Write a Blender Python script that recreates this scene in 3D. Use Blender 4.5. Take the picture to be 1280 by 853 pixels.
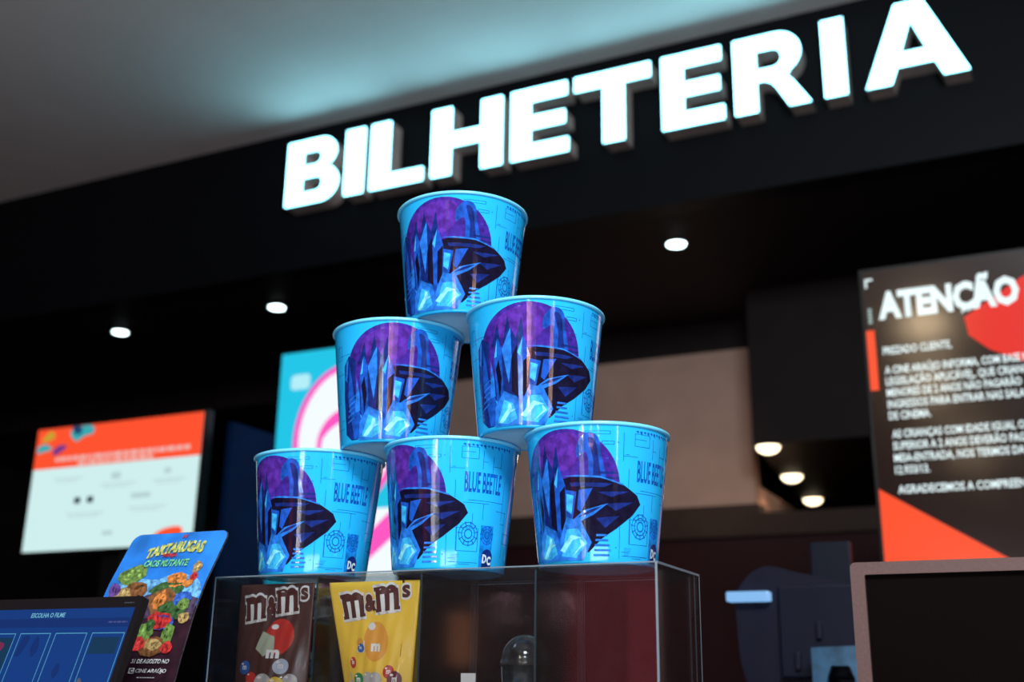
import bpy, bmesh, math, random
from mathutils import Vector, Matrix
from mathutils.geometry import tessellate_polygon

PI = math.pi
scene = bpy.context.scene
COL = scene.collection
for o in list(bpy.data.objects):
    bpy.data.objects.remove(o)

# ------------------------------------------------------------------ camera
EYE = Vector((0, 0, 1.3))
YAW, PITCH, ROLL = math.radians(26.154), math.radians(17.226), math.radians(0.91)
cam = bpy.data.cameras.new('camera')
camo = bpy.data.objects.new('camera', cam)
COL.objects.link(camo)
fwd = Vector((-math.sin(YAW) * math.cos(PITCH), math.cos(YAW) * math.cos(PITCH), math.sin(PITCH)))
rt = Vector((math.cos(YAW), math.sin(YAW), 0))
up = rt.cross(fwd)
r2 = rt * math.cos(ROLL) + up * math.sin(ROLL)
u2 = -rt * math.sin(ROLL) + up * math.cos(ROLL)
mw = Matrix((r2, u2, -fwd)).transposed().to_4x4()
mw.translation = EYE
camo.matrix_world = mw
cam.sensor_fit = 'HORIZONTAL'
cam.sensor_width = 36.0
cam.lens = 1420.15 / 1280 * 36.0
cam.clip_start = 0.05
cam.clip_end = 60
cam.dof.use_dof = True
cam.dof.focus_distance = 1.55
cam.dof.aperture_fstop = 3.2
scene.camera = camo

# ------------------------------------------------------------------ world, lights, exposure
vs = scene.view_settings
vs.view_transform = 'Standard'
vs.look = 'None'
vs.gamma = 1.0
vs.exposure = 0.0
vs.use_curve_mapping = False

world = bpy.data.worlds.new('dim_hall_air')
scene.world = world
world.use_nodes = True
bg = world.node_tree.nodes['Background']
bg.inputs['Color'].default_value = (1.0, 0.66, 0.66, 1)
bg.inputs['Strength'].default_value = 0.070

def area_light(name, loc, target, sx, sy, power, color):
    l = bpy.data.lights.new(name, 'AREA')
    l.shape = 'RECTANGLE'
    l.size = sx
    l.size_y = sy
    l.energy = power
    l.color = color
    o = bpy.data.objects.new(name, l)
    COL.objects.link(o)
    o.location = loc
    o.rotation_euler = (Vector(target) - Vector(loc)).to_track_quat('-Z', 'Y').to_euler()
    return o

# lit menu boards above the snack bar, behind the photographer
area_light('menu_board_light', (1.15, -1.5, 3.65), (-0.8, 1.4, 1.6), 1.7, 0.7, 215, (0.80, 0.94, 1.0))
# added fill light, low behind the camera, that brightens the bucket undersides
area_light('low_fill_light', (0.55, -1.1, 0.45), (-0.8, 1.4, 1.75), 1.7, 0.9, 38, (0.82, 0.95, 1.0))
# red and orange shop signs across the hall, mirrored faintly in the acrylic
area_light('shop_sign_light', (-1.95, -2.5, 1.45), (-0.7, 1.4, 1.45), 0.5, 0.9, 0.75, (1.0, 0.05, 0.10))
area_light('shop_sign_light', (-2.75, -2.4, 1.55), (-0.8, 1.4, 1.45), 0.12, 0.25, 0.10, (1.0, 0.35, 0.15))
# slim vertical shop-front tubes across the hall (they streak the glossy buckets)
area_light('shop_tube_light', (-0.62, -2.7, 1.40), (-0.79, 1.42, 1.5), 0.045, 1.3, 22.0, (0.88, 0.94, 1.0))
area_light('shop_tube_light', (-0.95, -2.6, 1.50), (-0.79, 1.42, 1.5), 0.02, 1.3, 7.0, (0.95, 0.90, 1.0))
area_light('shop_tube_light', (0.30, -2.5, 2.1), (-0.77, 1.4, 1.8), 0.04, 0.8, 8.0, (1.0, 0.50, 0.28))
area_light('shop_tube_light', (1.05, -2.3, 2.1), (-0.77, 1.4, 1.8), 0.03, 0.9, 4.5, (1.0, 0.50, 0.55))
area_light('shop_tube_light', (2.6, -0.9, 2.0), (-0.77, 1.4, 1.8), 0.03, 1.0, 4.0, (1.0, 0.62, 0.40))

# ------------------------------------------------------------------ materials
MATS = {}
def mat(name, color=(0.5, 0.5, 0.5), rough=0.5, metal=0.0, emit=None, strength=1.0, noise=0.0, scale=30.0,
        bump=0.0, coat=0.0, spec=0.5, trans=0.0):
    if name in MATS:
        return MATS[name]
    m = bpy.data.materials.new(name)
    m.use_nodes = True
    nt = m.node_tree
    p = nt.nodes['Principled BSDF']
    p.inputs['Base Color'].default_value = (*color, 1)
    p.inputs['Roughness'].default_value = rough
    p.inputs['Metallic'].default_value = metal
    p.inputs['Specular IOR Level'].default_value = spec
    p.inputs['Coat Weight'].default_value = coat
    p.inputs['Coat Roughness'].default_value = 0.06
    if emit is not None:
        p.inputs['Emission Color'].default_value = (*emit, 1)
        p.inputs['Emission Strength'].default_value = strength
    if noise > 0 or bump > 0:
        tc = nt.nodes.new('ShaderNodeTexCoord')
        nz = nt.nodes.new('ShaderNodeTexNoise')
        nz.inputs['Scale'].default_value = scale
        nz.inputs['Detail'].default_value = 4
        nt.links.new(tc.outputs['Object'], nz.inputs['Vector'])
        if noise > 0:
            cr = nt.nodes.new('ShaderNodeValToRGB')
            cr.color_ramp.elements[0].position = 0.3
            cr.color_ramp.elements[1].position = 0.7
            cr.color_ramp.elements[0].color = (*[c * (1 - noise) for c in color], 1)
            cr.color_ramp.elements[1].color = (*[min(1, c * (1 + noise)) for c in color], 1)
            nt.links.new(nz.outputs['Fac'], cr.inputs['Fac'])
            nt.links.new(cr.outputs['Color'], p.inputs['Base Color'])
        if bump > 0:
            bp = nt.nodes.new('ShaderNodeBump')
            bp.inputs['Strength'].default_value = bump
            bp.inputs['Distance'].default_value = 0.002
            nt.links.new(nz.outputs['Fac'], bp.inputs['Height'])
            nt.links.new(bp.outputs['Normal'], p.inputs['Normal'])
    if trans > 0:
        tl = nt.nodes.new('ShaderNodeBsdfTranslucent')
        tl.inputs['Color'].default_value = (*color, 1)
        mx = nt.nodes.new('ShaderNodeMixShader')
        mx.inputs['Fac'].default_value = trans
        nt.links.new(p.outputs['BSDF'], mx.inputs[1])
        nt.links.new(tl.outputs['BSDF'], mx.inputs[2])
        nt.links.new(mx.outputs['Shader'], nt.nodes['Material Output'].inputs['Surface'])
    MATS[name] = m
    return m

def acrylic(name, tint, gloss_rough=0.03, fac_mul=1.0, haze=0.0):
    m = bpy.data.materials.new(name)
    m.use_nodes = True
    nt = m.node_tree
    nt.nodes.remove(nt.nodes['Principled BSDF'])
    out = nt.nodes['Material Output']
    tr = nt.nodes.new('ShaderNodeBsdfTransparent')
    tr.inputs['Color'].default_value = (*tint, 1)
    gl = nt.nodes.new('ShaderNodeBsdfGlossy')
    gl.inputs['Roughness'].default_value = gloss_rough
    gl.inputs['Color'].default_value = (1, 1, 1, 1)
    fr = nt.nodes.new('ShaderNodeFresnel')
    fr.inputs['IOR'].default_value = 1.49
    mu = nt.nodes.new('ShaderNodeMath')
    mu.operation = 'MULTIPLY'
    mu.inputs[1].default_value = fac_mul
    nt.links.new(fr.outputs['Fac'], mu.inputs[0])
    mx = nt.nodes.new('ShaderNodeMixShader')
    nt.links.new(mu.outputs['Value'], mx.inputs['Fac'])
    nt.links.new(tr.outputs['BSDF'], mx.inputs[1])
    nt.links.new(gl.outputs['BSDF'], mx.inputs[2])
    last = mx
    if haze > 0:
        df = nt.nodes.new('ShaderNodeBsdfDiffuse')
        df.inputs['Color'].default_value = (0.8, 0.9, 0.95, 1)
        m2 = nt.nodes.new('ShaderNodeMixShader')
        tc = nt.nodes.new('ShaderNodeTexCoord')
        nz = nt.nodes.new('ShaderNodeTexNoise')
        nz.inputs['Scale'].default_value = 60
        nz.inputs['Detail'].default_value = 6
        rm = nt.nodes.new('ShaderNodeMapRange')
        rm.inputs['From Min'].default_value = 0.35
        rm.inputs['From Max'].default_value = 0.75
        rm.inputs['To Min'].default_value = haze * 0.3
        rm.inputs['To Max'].default_value = haze * 1.6
        nt.links.new(tc.outputs['Object'], nz.inputs['Vector'])
        nt.links.new(nz.outputs['Fac'], rm.inputs['Value'])
        nt.links.new(rm.outputs['Result'], m2.inputs['Fac'])
        nt.links.new(mx.outputs['Shader'], m2.inputs[1])
        nt.links.new(df.outputs['BSDF'], m2.inputs[2])
        last = m2
    nt.links.new(last.outputs['Shader'], out.inputs['Surface'])
    MATS[name] = m
    return m

def glow(name, color, strength=1.0, rough=0.14, spec=0.3):
    """a lit screen pixel area: emission behind a glossy cover"""
    return mat(name, (0.005, 0.005, 0.005), rough, emit=color, strength=strength, spec=spec)

# ------------------------------------------------------------------ mesh helpers
def obj_from_bm(name, bm, m, parent=None, smooth=False, loc=None):
    me = bpy.data.meshes.new(name)
    bm.normal_update()
    bm.to_mesh(me)
    bm.free()
    if smooth:
        for p in me.polygons:
            p.use_smooth = True
    if m is not None:
        me.materials.append(m)
    o = bpy.data.objects.new(name, me)
    COL.objects.link(o)
    if parent is not None:
        o.parent = parent
    if loc is not None:
        o.location = loc
    return o

def tag(o, label=None, cat=None, group=None, kind=None):
    if label: o['label'] = label
    if cat: o['category'] = cat
    if group: o['group'] = group
    if kind: o['kind'] = kind
    return o

def thing(name, loc, label, cat, group=None, rotz=0.0):
    o = bpy.data.objects.new(name, None)
    o.empty_display_size = 0.05
    COL.objects.link(o)
    o.location = loc
    o.rotation_euler = (0, 0, rotz)
    return tag(o, label, cat, group)

def add_box(bm, x0, x1, y0, y1, z0, z1, bevel=0.0, seg=2, M=None):
    r = bmesh.ops.create_cube(bm, size=1.0)
    vs_ = r['verts']
    for v in vs_:
        v.co = Vector(((x0 + x1) / 2 + v.co.x * (x1 - x0), (y0 + y1) / 2 + v.co.y * (y1 - y0), (z0 + z1) / 2 + v.co.z * (z1 - z0)))
    if bevel > 0:
        es = list({e for v in vs_ for e in v.link_edges})
        rr = bmesh.ops.bevel(bm, geom=es, offset=bevel, segments=seg, profile=0.6, affect='EDGES')
        vs_ = list({v for f in rr['faces'] for v in f.verts} | {v for v in vs_ if v.is_valid})
    if M is not None:
        bmesh.ops.transform(bm, matrix=M, verts=[v for v in vs_ if v.is_valid])

def box(name, x0, x1, y0, y1, z0, z1, m, parent=None, bevel=0.0):
    bm = bmesh.new()
    add_box(bm, x0, x1, y0, y1, z0, z1, bevel)
    return obj_from_bm(name, bm, m, parent)

def poly_bm(loops, bm=None):
    """flat polygon with holes in the XY plane"""
    bm = bm or bmesh.new()
    pts = [Vector((x, y, 0)) for lp in loops for (x, y) in lp]
    tris = tessellate_polygon([[Vector((x, y, 0)) for (x, y) in lp] for lp in loops])
    vs_ = [bm.verts.new(p) for p in pts]
    for t in tris:
        try:
            f = bm.faces.new([vs_[i] for i in t])
        except ValueError:
            continue
    bm.normal_update()
    for f in bm.faces:
        if f.normal.z < 0:
            f.normal_flip()
    return bm

def prism_bm(loops, z0, z1, caps=(True, True), sides=True):
    """extruded polygon with holes: XY outline, z thickness"""
    bm = bmesh.new()
    if caps[1]:
        poly_bm(loops, bm)
        for v in bm.verts:
            v.co.z = z1
    if caps[0]:
        b2 = poly_bm(loops)
        b2.normal_update()
        m_ = bpy.data.meshes.new('t')
        for v in b2.verts: v.co.z = z0
        for f in b2.faces: f.normal_flip()
        b2.to_mesh(m_)
        b2.free()
        bm.from_mesh(m_)
        bpy.data.meshes.remove(m_)
    if sides:
        for lp in loops:
            n = len(lp)
            a = [bm.verts.new((x, y, z0)) for x, y in lp]
            b = [bm.verts.new((x, y, z1)) for x, y in lp]
            for i in range(n):
                j = (i + 1) % n
                bm.faces.new((a[i], a[j], b[j], b[i]))
    bmesh.ops.remove_doubles(bm, verts=bm.verts, dist=1e-6)
    bmesh.ops.recalc_face_normals(bm, faces=bm.faces)
    return bm

def arc(cx, cy, rx, ry, a0, a1, n=10):
    return [(cx + rx * math.cos(math.radians(a0 + (a1 - a0) * i / n)), cy + ry * math.sin(math.radians(a0 + (a1 - a0) * i / n))) for i in range(n + 1)]

def circle(cx, cy, rx, ry=None, n=28):
    ry = rx if ry is None else ry
    return [(cx + rx * math.cos(2 * PI * i / n), cy + ry * math.sin(2 * PI * i / n)) for i in range(n)]

def rect(x0, y0, x1, y1):
    return [(x0, y0), (x1, y0), (x1, y1), (x0, y1)]

def rrect(x0, y0, x1, y1, r, n=5):
    return arc(x1 - r, y1 - r, r, r, 0, 90, n) + arc(x0 + r, y1 - r, r, r, 90, 180, n) + arc(x0 + r, y0 + r, r, r, 180, 270, n) + arc(x1 - r, y0 + r, r, r, 270, 360, n)

def spline(pts, n=8, closed=True):
    """Catmull-Rom outline through points"""
    out = []
    N = len(pts)
    for i in range(N):
        p0, p1, p2, p3 = (Vector(pts[(i + k) % N]) for k in (-1, 0, 1, 2))
        for j in range(n):
            t = j / n
            q = 0.5 * ((2 * p1) + (p2 - p0) * t + (2 * p0 - 5 * p1 + 4 * p2 - p3) * t * t + (-p0 + 3 * p1 - 3 * p2 + p3) * t ** 3)
            out.append((q.x, q.y))
    return out

def text_bm(txt, size, bold=0.0, align='LEFT', wscale=1.0, shear=0.0, fit=None, res=3):
    c = bpy.data.curves.new('lettering', 'FONT')
    c.body = txt
    c.size = 1.0
    c.offset = bold
    c.align_x = align
    c.shear = shear
    c.resolution_u = res
    c.fill_mode = 'FRONT'
    o = bpy.data.objects.new('lettering', c)
    COL.objects.link(o)
    dg = bpy.context.evaluated_depsgraph_get()
    ev = o.evaluated_get(dg)
    me = ev.to_mesh()
    bm = bmesh.new()
    bm.from_mesh(me)
    ev.to_mesh_clear()
    bpy.data.objects.remove(o)
    bpy.data.curves.remove(c)
    for v in bm.verts:
        v.co.x *= size * wscale
        v.co.y *= size
        v.co.z = 0
    if fit is not None and bm.verts:               # fit = (x0, x1) or (x0, x1, y0, y1)
        xs = [v.co.x for v in bm.verts]
        a, b = min(xs), max(xs)
        for v in bm.verts:
            v.co.x = fit[0] + (v.co.x - a) / (b - a) * (fit[1] - fit[0])
        if len(fit) == 4:
            ys = [v.co.y for v in bm.verts]
            a, b = min(ys), max(ys)
            for v in bm.verts:
                v.co.y = fit[2] + (v.co.y - a) / (b - a) * (fit[3] - fit[2])
    return bm

def merge(bm, other):
    m_ = bpy.data.meshes.new('t')
    other.to_mesh(m_)
    other.free()
    bm.from_mesh(m_)
    bpy.data.meshes.remove(m_)
    return bm

def shapes(loops_list):
    bm = bmesh.new()
    for lp in loops_list:
        if lp and isinstance(lp[0], list):
            merge(bm, poly_bm(lp))
        else:
            merge(bm, poly_bm([lp]))
    return bm

def slice_bm(bm, sx=None, sy=None):
    for axis, st in ((0, sx), (1, sy)):
        if not st:
            continue
        cs = [v.co[axis] for v in bm.verts]
        if not cs:
            continue
        k = math.floor(min(cs) / st) + 1
        while k * st < max(cs):
            co = Vector((0, 0, 0)); co[axis] = k * st
            no = Vector((0, 0, 0)); no[axis] = 1
            bmesh.ops.bisect_plane(bm, geom=bm.verts[:] + bm.edges[:] + bm.faces[:], plane_co=co, plane_no=no)
            k += 1
    return bm

def lathe_bm(profile, n=72, bm=None):
    bm = bm or bmesh.new()
    rings = []
    for r, z in profile:
        if r < 1e-6:
            rings.append([bm.verts.new((0, 0, z))])
        else:
            rings.append([bm.verts.new((r * math.cos(2 * PI * i / n), r * math.sin(2 * PI * i / n), z)) for i in range(n)])
    for a, b in zip(rings, rings[1:]):
        for i in range(n):
            j = (i + 1) % n
            if len(a) == 1 and len(b) > 1:
                bm.faces.new((a[0], b[j], b[i]))
            elif len(b) == 1 and len(a) > 1:
                bm.faces.new((a[i], a[j], b[0]))
            elif len(a) > 1:
                bm.faces.new((a[i], a[j], b[j], b[i]))
    bmesh.ops.recalc_face_normals(bm, faces=bm.faces)
    return bm

def copy_tree(o, parent=None):
    c = o.copy()
    COL.objects.link(c)
    c.parent = parent
    for ch in list(o.children):
        copy_tree(ch, c)
    return c

# maps from (x right, y up, layer) on a vertical panel facing -Y at depth Y
def place_panel(bm, x0, z0, Y, off=0.0):
    for v in bm.verts:
        v.co = Vector((x0 + v.co.x, Y - off - v.co.z, z0 + v.co.y))
    bm.normal_update()
    return bm

# ------------------------------------------------------------------ surfaces
M_black = mat('black_paint', (0.0100, 0.0060, 0.0064), 0.6, noise=0.15, scale=6, spec=0.15)
M_fascia = mat('black_fascia', (0.0028, 0.0030, 0.0045), 0.5, noise=0.1, scale=4, spec=0.12)
M_ceil = mat('white_ceiling_paint', (0.68, 0.57, 0.56), 0.85, noise=0.03, scale=3)
M_floor = mat('dark_stone_floor', (0.05, 0.04, 0.04), 0.35, noise=0.3, scale=9)
M_redwall = mat('dark_red_wall', (0.022, 0.004, 0.005), 0.6, spec=0.15, noise=0.25, scale=2)
M_beige = mat('beige_plaster', (0.40, 0.25, 0.20), 0.8, noise=0.08, scale=5)
M_brown = mat('brown_ledge', (0.032, 0.018, 0.014), 0.7, spec=0.2, noise=0.15, scale=8)
M_darkplastic = mat('dark_plastic', (0.006, 0.005, 0.0055), 0.45, spec=0.25, bump=0.1, scale=300)
M_counter = mat('dark_counter_laminate', (0.035, 0.03, 0.03), 0.3, noise=0.2, scale=20)
M_bluepanel = mat('navy_panel', (0.0008, 0.010, 0.040), 0.7, spec=0.03, noise=0.15, scale=10)

def struct(o):
    o['kind'] = 'structure'
    return o

struct(box('floor', -8, 4, -9, 10, -0.06, 0.0, M_floor))
struct(box('ceiling', -8.5, 4, -9, 4.5, 4.212, 4.28, M_ceil))
struct(box('wall_sign', -8.5, 4, 4.5, 4.62, 3.4, 4.3, M_fascia))
struct(box('ceiling_lower', -8.5, 4, 4.62, 9.6, 3.4, 3.5, M_black))
struct(box('wall_back', -8.5, 4, 9.5, 9.6, 0, 3.5, M_black))
struct(box('wall_left', -8.6, -8.5, -9, 9.6, 0, 4.3, M_black))
struct(box('wall_panel', -3.6, -1.533, 6.2, 6.32, 2.17, 3.216, M_beige))
struct(box('wall_bulkhead', -8.5, -1.533, 6.2, 6.3, 3.216, 3.4, M_black))
struct(box('wall_return', -1.56, -1.53, 6.32, 7.3, 2.17, 2.43, M_beige))
bm = prism_bm([[(-1.42, 5.75), (3.2, 5.75), (3.2, 9.4), (-1.72, 9.4)]], 2.55, 3.4)
struct(obj_from_bm('ceiling_corridor', bm, M_black))
struct(box('trim_1', -3.8, -1.47, 6.02, 6.18, 2.12, 2.29, M_brown))
struct(box('trim_2', -1.469, 3.2, 6.02, 6.18, 2.12, 2.24, M_brown))
struct(box('wall_lower', -3.8, 3.2, 6.05, 6.18, 0, 2.12, M_redwall))

# ------------------------------------------------------------------ sign letters
M_face = mat('lit_letter_acrylic', (0.6, 0.65, 0.65), 0.4, emit=(0.27, 0.84, 1.0), strength=6.6)
M_return = mat('letter_return_metal', (0.46, 0.36, 0.33), 0.55, noise=0.1, scale=20)
H = 0.38
def letter_loops():
    L = {}
    w = 0.341; st = 0.113
    outer = [(0, 0), (0.20, 0)] + arc(0.225, 0.108, 0.116, 0.108, -90, 60, 10) + [(0.262, 0.205)] + arc(0.215, 0.285, 0.105, 0.095, -50, 90, 9) + [(0, H)]
    h1 = [(st, 0.075), (0.19, 0.075)] + arc(0.195, 0.112, 0.036, 0.037, -90, 90, 8) + [(st, 0.149)]
    h2 = [(st, 0.228), (0.18, 0.228)] + arc(0.185, 0.263, 0.034, 0.035, -90, 90, 8) + [(st, 0.298)]
    B = (-3.506, [outer, h1, h2])
    I1 = (-3.138, [rect(0, 0, 0.126, H)])
    Lt = (-2.983, [[(0, 0), (0.323, 0), (0.323, 0.085), (0.126, 0.085), (0.126, H), (0, H)]])
    Hh = (-2.626, [[(0, 0), (0.123, 0), (0.123, 0.147), (0.276, 0.147), (0.276, 0), (0.402, 0), (0.402, H), (0.276, H), (0.276, 0.238), (0.123, 0.238), (0.123, H), (0, H)]])
    def E(w, st):
        return [[(0, 0), (w, 0), (w, 0.084), (st, 0.084), (st, 0.150), (w - 0.017, 0.150), (w - 0.017, 0.232), (st, 0.232), (st, 0.296), (w - 0.008, 0.296), (w - 0.008, H), (0, H)]]
    E1 = (-2.187, E(0.310, 0.115))
    T = (-1.858, [[(0.142, 0), (0.260, 0), (0.260, 0.292), (0.388, 0.292), (0.388, H), (0, H), (0, 0.292), (0.142, 0.292)]])
    E2 = (-1.430, E(0.297, 0.115))
    st = 0.112
    Ro = [(0, 0), (st, 0), (st, 0.142), (0.135, 0.142)] + [(0.165, 0.128), (0.185, 0.100)] + [(0.238, 0), (0.345, 0), (0.285, 0.098), (0.262, 0.135), (0.245, 0.155)] + arc(0.195, 0.269, 0.112, 0.111, -55, 90, 12) + [(0, H)]
    Rh = [(st, 0.212), (0.175, 0.212)] + arc(0.178, 0.252, 0.034, 0.040, -90, 90, 8) + [(st, 0.292)]
    Rr = (-1.098, [Ro, Rh])
    I2 = (-0.714, [rect(0, 0, 0.106, H)])
    A = (-0.549, [[(0, 0), (0.116, 0), (0.142, 0.072), (0.280, 0.072), (0.310, 0), (0.422, 0), (0.262, H), (0.142, H)], [(0.163, 0.148), (0.249, 0.148), (0.203, 0.270)]])
    return [('B', B), ('I', I1), ('L', Lt), ('H', Hh), ('E', E1), ('T', T), ('E', E2), ('R', Rr), ('I', I2), ('A', A)]

letter_notes = ['first letter B of the ticket sign', 'letter I between B and L of the sign', 'letter L between I and H of the sign',
                'letter H between L and E of the sign', 'letter E between H and T of the sign', 'letter T between the two letters E of the sign',
                'letter E between T and R of the sign', 'letter R between E and I of the sign', 'letter I between R and A of the sign', 'last letter A of the ticket sign']
def inset(lp, d):
    """shrink a counter-clockwise outline (or grow a hole's) by d"""
    n = len(lp)
    area = sum(lp[i][0] * lp[(i + 1) % n][1] - lp[(i + 1) % n][0] * lp[i][1] for i in range(n))
    sg = 1 if area > 0 else -1
    out = []
    for i in range(n):
        p0, p1, p2 = (Vector(lp[(i + k) % n]) for k in (-1, 0, 1))
        e1, e2 = (p1 - p0), (p2 - p1)
        if e1.length < 1e-7 or e2.length < 1e-7:
            continue
        e1.normalize(); e2.normalize()
        n1, n2 = Vector((-e1.y, e1.x)) * sg, Vector((-e2.y, e2.x)) * sg
        m_ = n1 + n2
        if m_.length < 1e-5:
            continue
        m_.normalize()
        q = p1 + m_ * (d / max(0.35, m_.dot(n1)))
        out.append((q.x, q.y))
    return out
def build_letter(idx, x, loops, note):
    loops = [inset(loops[0], 0.007)] + [inset(h, -0.006) for h in loops[1:]]
    t = thing('sign_letter', (x, 4.5, 3.707), 'glowing white block ' + note, 'sign letter', 'lit letters on the black fascia')
    depth = 0.105
    # returns (the metal can) from wall to just behind the face
    bm = prism_bm(loops, 0.0, depth - 0.004, caps=(False, False))
    for v in bm.verts:
        v.co = Vector((v.co.x, -v.co.z, v.co.y))
    bmesh.ops.recalc_face_normals(bm, faces=bm.faces)
    c = obj_from_bm('can', bm, M_return, t)
    bm = prism_bm(loops, depth - 0.004, depth)
    for v in bm.verts:
        v.co = Vector((v.co.x, -v.co.z, v.co.y))
    bmesh.ops.recalc_face_normals(bm, faces=bm.faces)
    obj_from_bm('face', bm, M_face, t)
for i, (ch, (x, loops)) in enumerate(letter_loops()):
    build_letter(i, x, loops, letter_notes[i])

# ------------------------------------------------------------------ ceiling downlights
M_trimring = mat('downlight_trim', (0.05, 0.045, 0.045), 0.5)
def downlight(loc, m, label, group, r=0.05, power=0, color=(1, 1, 1), dome=0.002):
    t = thing('downlight', loc, label, 'ceiling light', group)
    bm = lathe_bm([(r, -0.001), (r + 0.012, -0.004), (r + 0.016, 0.0), (r + 0.012, 0.004), (r, 0.004)], 32)
    obj_from_bm('trim_ring', bm, M_trimring, t, True)
    bm = lathe_bm([(0, -0.002 - dome), (r * 0.4, -0.002 - dome * 0.92), (r * 0.7, -0.002 - dome * 0.7), (r * 0.92, -0.002 - dome * 0.35), (r, -0.001), (r, 0.006), (0, 0.006)], 32)
    obj_from_bm('lens', bm, m, t)
    if power:
        l = bpy.data.lights.new('downlight_beam', 'SPOT')
        l.energy = power
        l.color = color
        l.spot_size = math.radians(95)
        l.spot_blend = 0.6
        l.shadow_soft_size = r
        o = bpy.data.objects.new('downlight_beam', l)
        COL.objects.link(o)
        o.parent = t
        o.location = (0, 0, -0.02)
    return t
M_cool = glow('cool_lamp', (0.75, 0.95, 1.0), 9)
M_warm = glow('warm_lamp', (1.0, 0.80, 0.52), 5)
for x, n in ((-5.134, 'farthest from the warm corridor lights'), (-3.942, 'second along from the wall end'), (-2.747, 'third along, over the bucket tower'), (-1.552, 'nearest the beige wall panel')):
    downlight((x, 4.955, 3.398), M_cool, 'round cool white downlight under the sign soffit, ' + n, 'cool downlights in the black soffit', 0.046, dome=0.010)
for (x, y), n in zip(((-1.356, 5.81), (-1.428, 6.68), (-1.4865, 7.55)), ('at the corridor mouth', 'in the middle of the row', 'deepest in the corridor')):
    downlight((x, y, 2.548), M_warm, 'round warm white downlight in the dark corridor ceiling, ' + n, 'warm downlights in the corridor', 0.060, dome=0.035)
for (x, y), n in zip(((-0.85, -2.48), (-1.05, -4.41), (-0.92, -7.66)), ('first', 'second', 'third')):
    downlight((x, y, 4.210), glow('hall_lamp', (1.0, 0.74, 0.45), 130), n + ' warm downlight out from the snack bar in the white hall ceiling', 'warm downlights in the hall ceiling', 0.13, 14, (1.0, 0.75, 0.5))
# added warm point lights, no fixture, that brighten the beige panel and return
wl = bpy.data.lights.new('panel_fill_light', 'POINT')
wl.energy = 0.55; wl.color = (1.0, 0.62, 0.35); wl.shadow_soft_size = 0.03
wlo = bpy.data.objects.new('panel_fill_light', wl)
COL.objects.link(wlo); wlo.location = (-1.45, 6.36, 2.30)
wl2 = bpy.data.lights.new('panel_fill_light', 'POINT')
wl2.energy = 2.0; wl2.color = (1.0, 0.72, 0.52); wl2.shadow_soft_size = 0.05
wlo2 = bpy.data.objects.new('panel_fill_light', wl2)
COL.objects.link(wlo2); wlo2.location = (-1.75, 5.62, 2.42)

# ------------------------------------------------------------------ wall displays
def display(name, label, cat, x0, x1, z0, z1, Y, bez=0.012, depth=0.05, stand=True):
    t = thing(name, ((x0 + x1) / 2, Y, z0), label, cat)
    cx = (x0 + x1) / 2
    def bx(nm, a0, a1, b0, b1, c0, c1, m, bev=0.0):
        return box(nm, a0 - cx, a1 - cx, b0 - Y, b1 - Y, c0 - z0, c1 - z0, m, t, bev)
    if stand:
        bx('stand', cx - 0.05, cx + 0.05, Y + depth, Y + depth + 0.05, 0.0, z0 + 0.2, M_darkplastic)
        bx('foot', cx - 0.25, cx + 0.25, Y - 0.1, Y + 0.22, 0.0, 0.015, M_darkplastic)
    bx('housing', x0 - bez, x1 + bez, Y + 0.001, Y + depth, z0 - bez, z1 + bez, M_darkplastic, 0.004)
    def add(nm, bm, m, layer=1):
        for v in bm.verts:
            v.co = Vector((x0 - cx + v.co.x, -0.0006 * layer, v.co.y))
        bm.normal_update()
        for f in bm.faces:
            if f.normal.y > 0:
                f.normal_flip()
        return obj_from_bm(nm, bm, m, t)
    return t, add

# orange and white information screen
W, Hh = 0.957, 0.55
t, add = display('information_screen', 'landscape screen with orange header above pale white panel', 'screen', -4.155, -4.155 + W, 1.858, 1.858 + Hh, 3.6)
E_or = glow('screen_orange', (1.0, 0.085, 0.028), 1.0)
E_wh = glow('screen_pale_white', (0.66, 0.91, 0.90), 0.95)
E_pink = glow('screen_soft_text', (1.0, 0.55, 0.50), 0.85)
E_ytext = glow('screen_yellow', (0.85, 0.50, 0.05), 0.7)
E_tealp = glow('screen_teal', (0.05, 0.50, 0.55), 0.8)
E_navyp = glow('screen_navy', (0.02, 0.10, 0.25), 0.6)
E_purp = glow('screen_violet', (0.20, 0.06, 0.35), 0.7)
E_grey = glow('screen_light_grey', (0.52, 0.72, 0.71), 0.9)
E_dark = glow('screen_dark_grey', (0.03, 0.07, 0.07), 0.8)
add('screen', shapes([rect(0, 0, W, Hh)]), E_wh, 0)
add('header', shapes([rect(0, Hh * 0.665, W, Hh)]), E_or, 1)
random.seed(3)
def dashes(y, x0, x1, h, wmin, wmax, gap):
    out = []; x = x0
    while x < x1:
        w = random.uniform(wmin, wmax)
        out.append(rect(x, y - h / 2, min(x + w, x1), y + h / 2)); x += w + gap
    return out
add('text_line', shapes(dashes(0.405, 0.13, 0.90, 0.020, 0.012, 0.05, 0.008)), E_pink, 2)
add('text_line', shapes(dashes(0.380, 0.27, 0.70, 0.018, 0.012, 0.05, 0.008)), E_pink, 2)
add('confetti', shapes([spline([(0.03, 0.50), (0.08, 0.54), (0.11, 0.51), (0.06, 0.49)])]), E_ytext, 2)
add('confetti', shapes([spline([(0.01, 0.47), (0.06, 0.48), (0.10, 0.455), (0.05, 0.445), (0.015, 0.44)])]), E_tealp, 2)
add('confetti', shapes([spline([(0.11, 0.45), (0.15, 0.47), (0.19, 0.46), (0.14, 0.43), (0.115, 0.425)])]), E_purp, 2)
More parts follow.
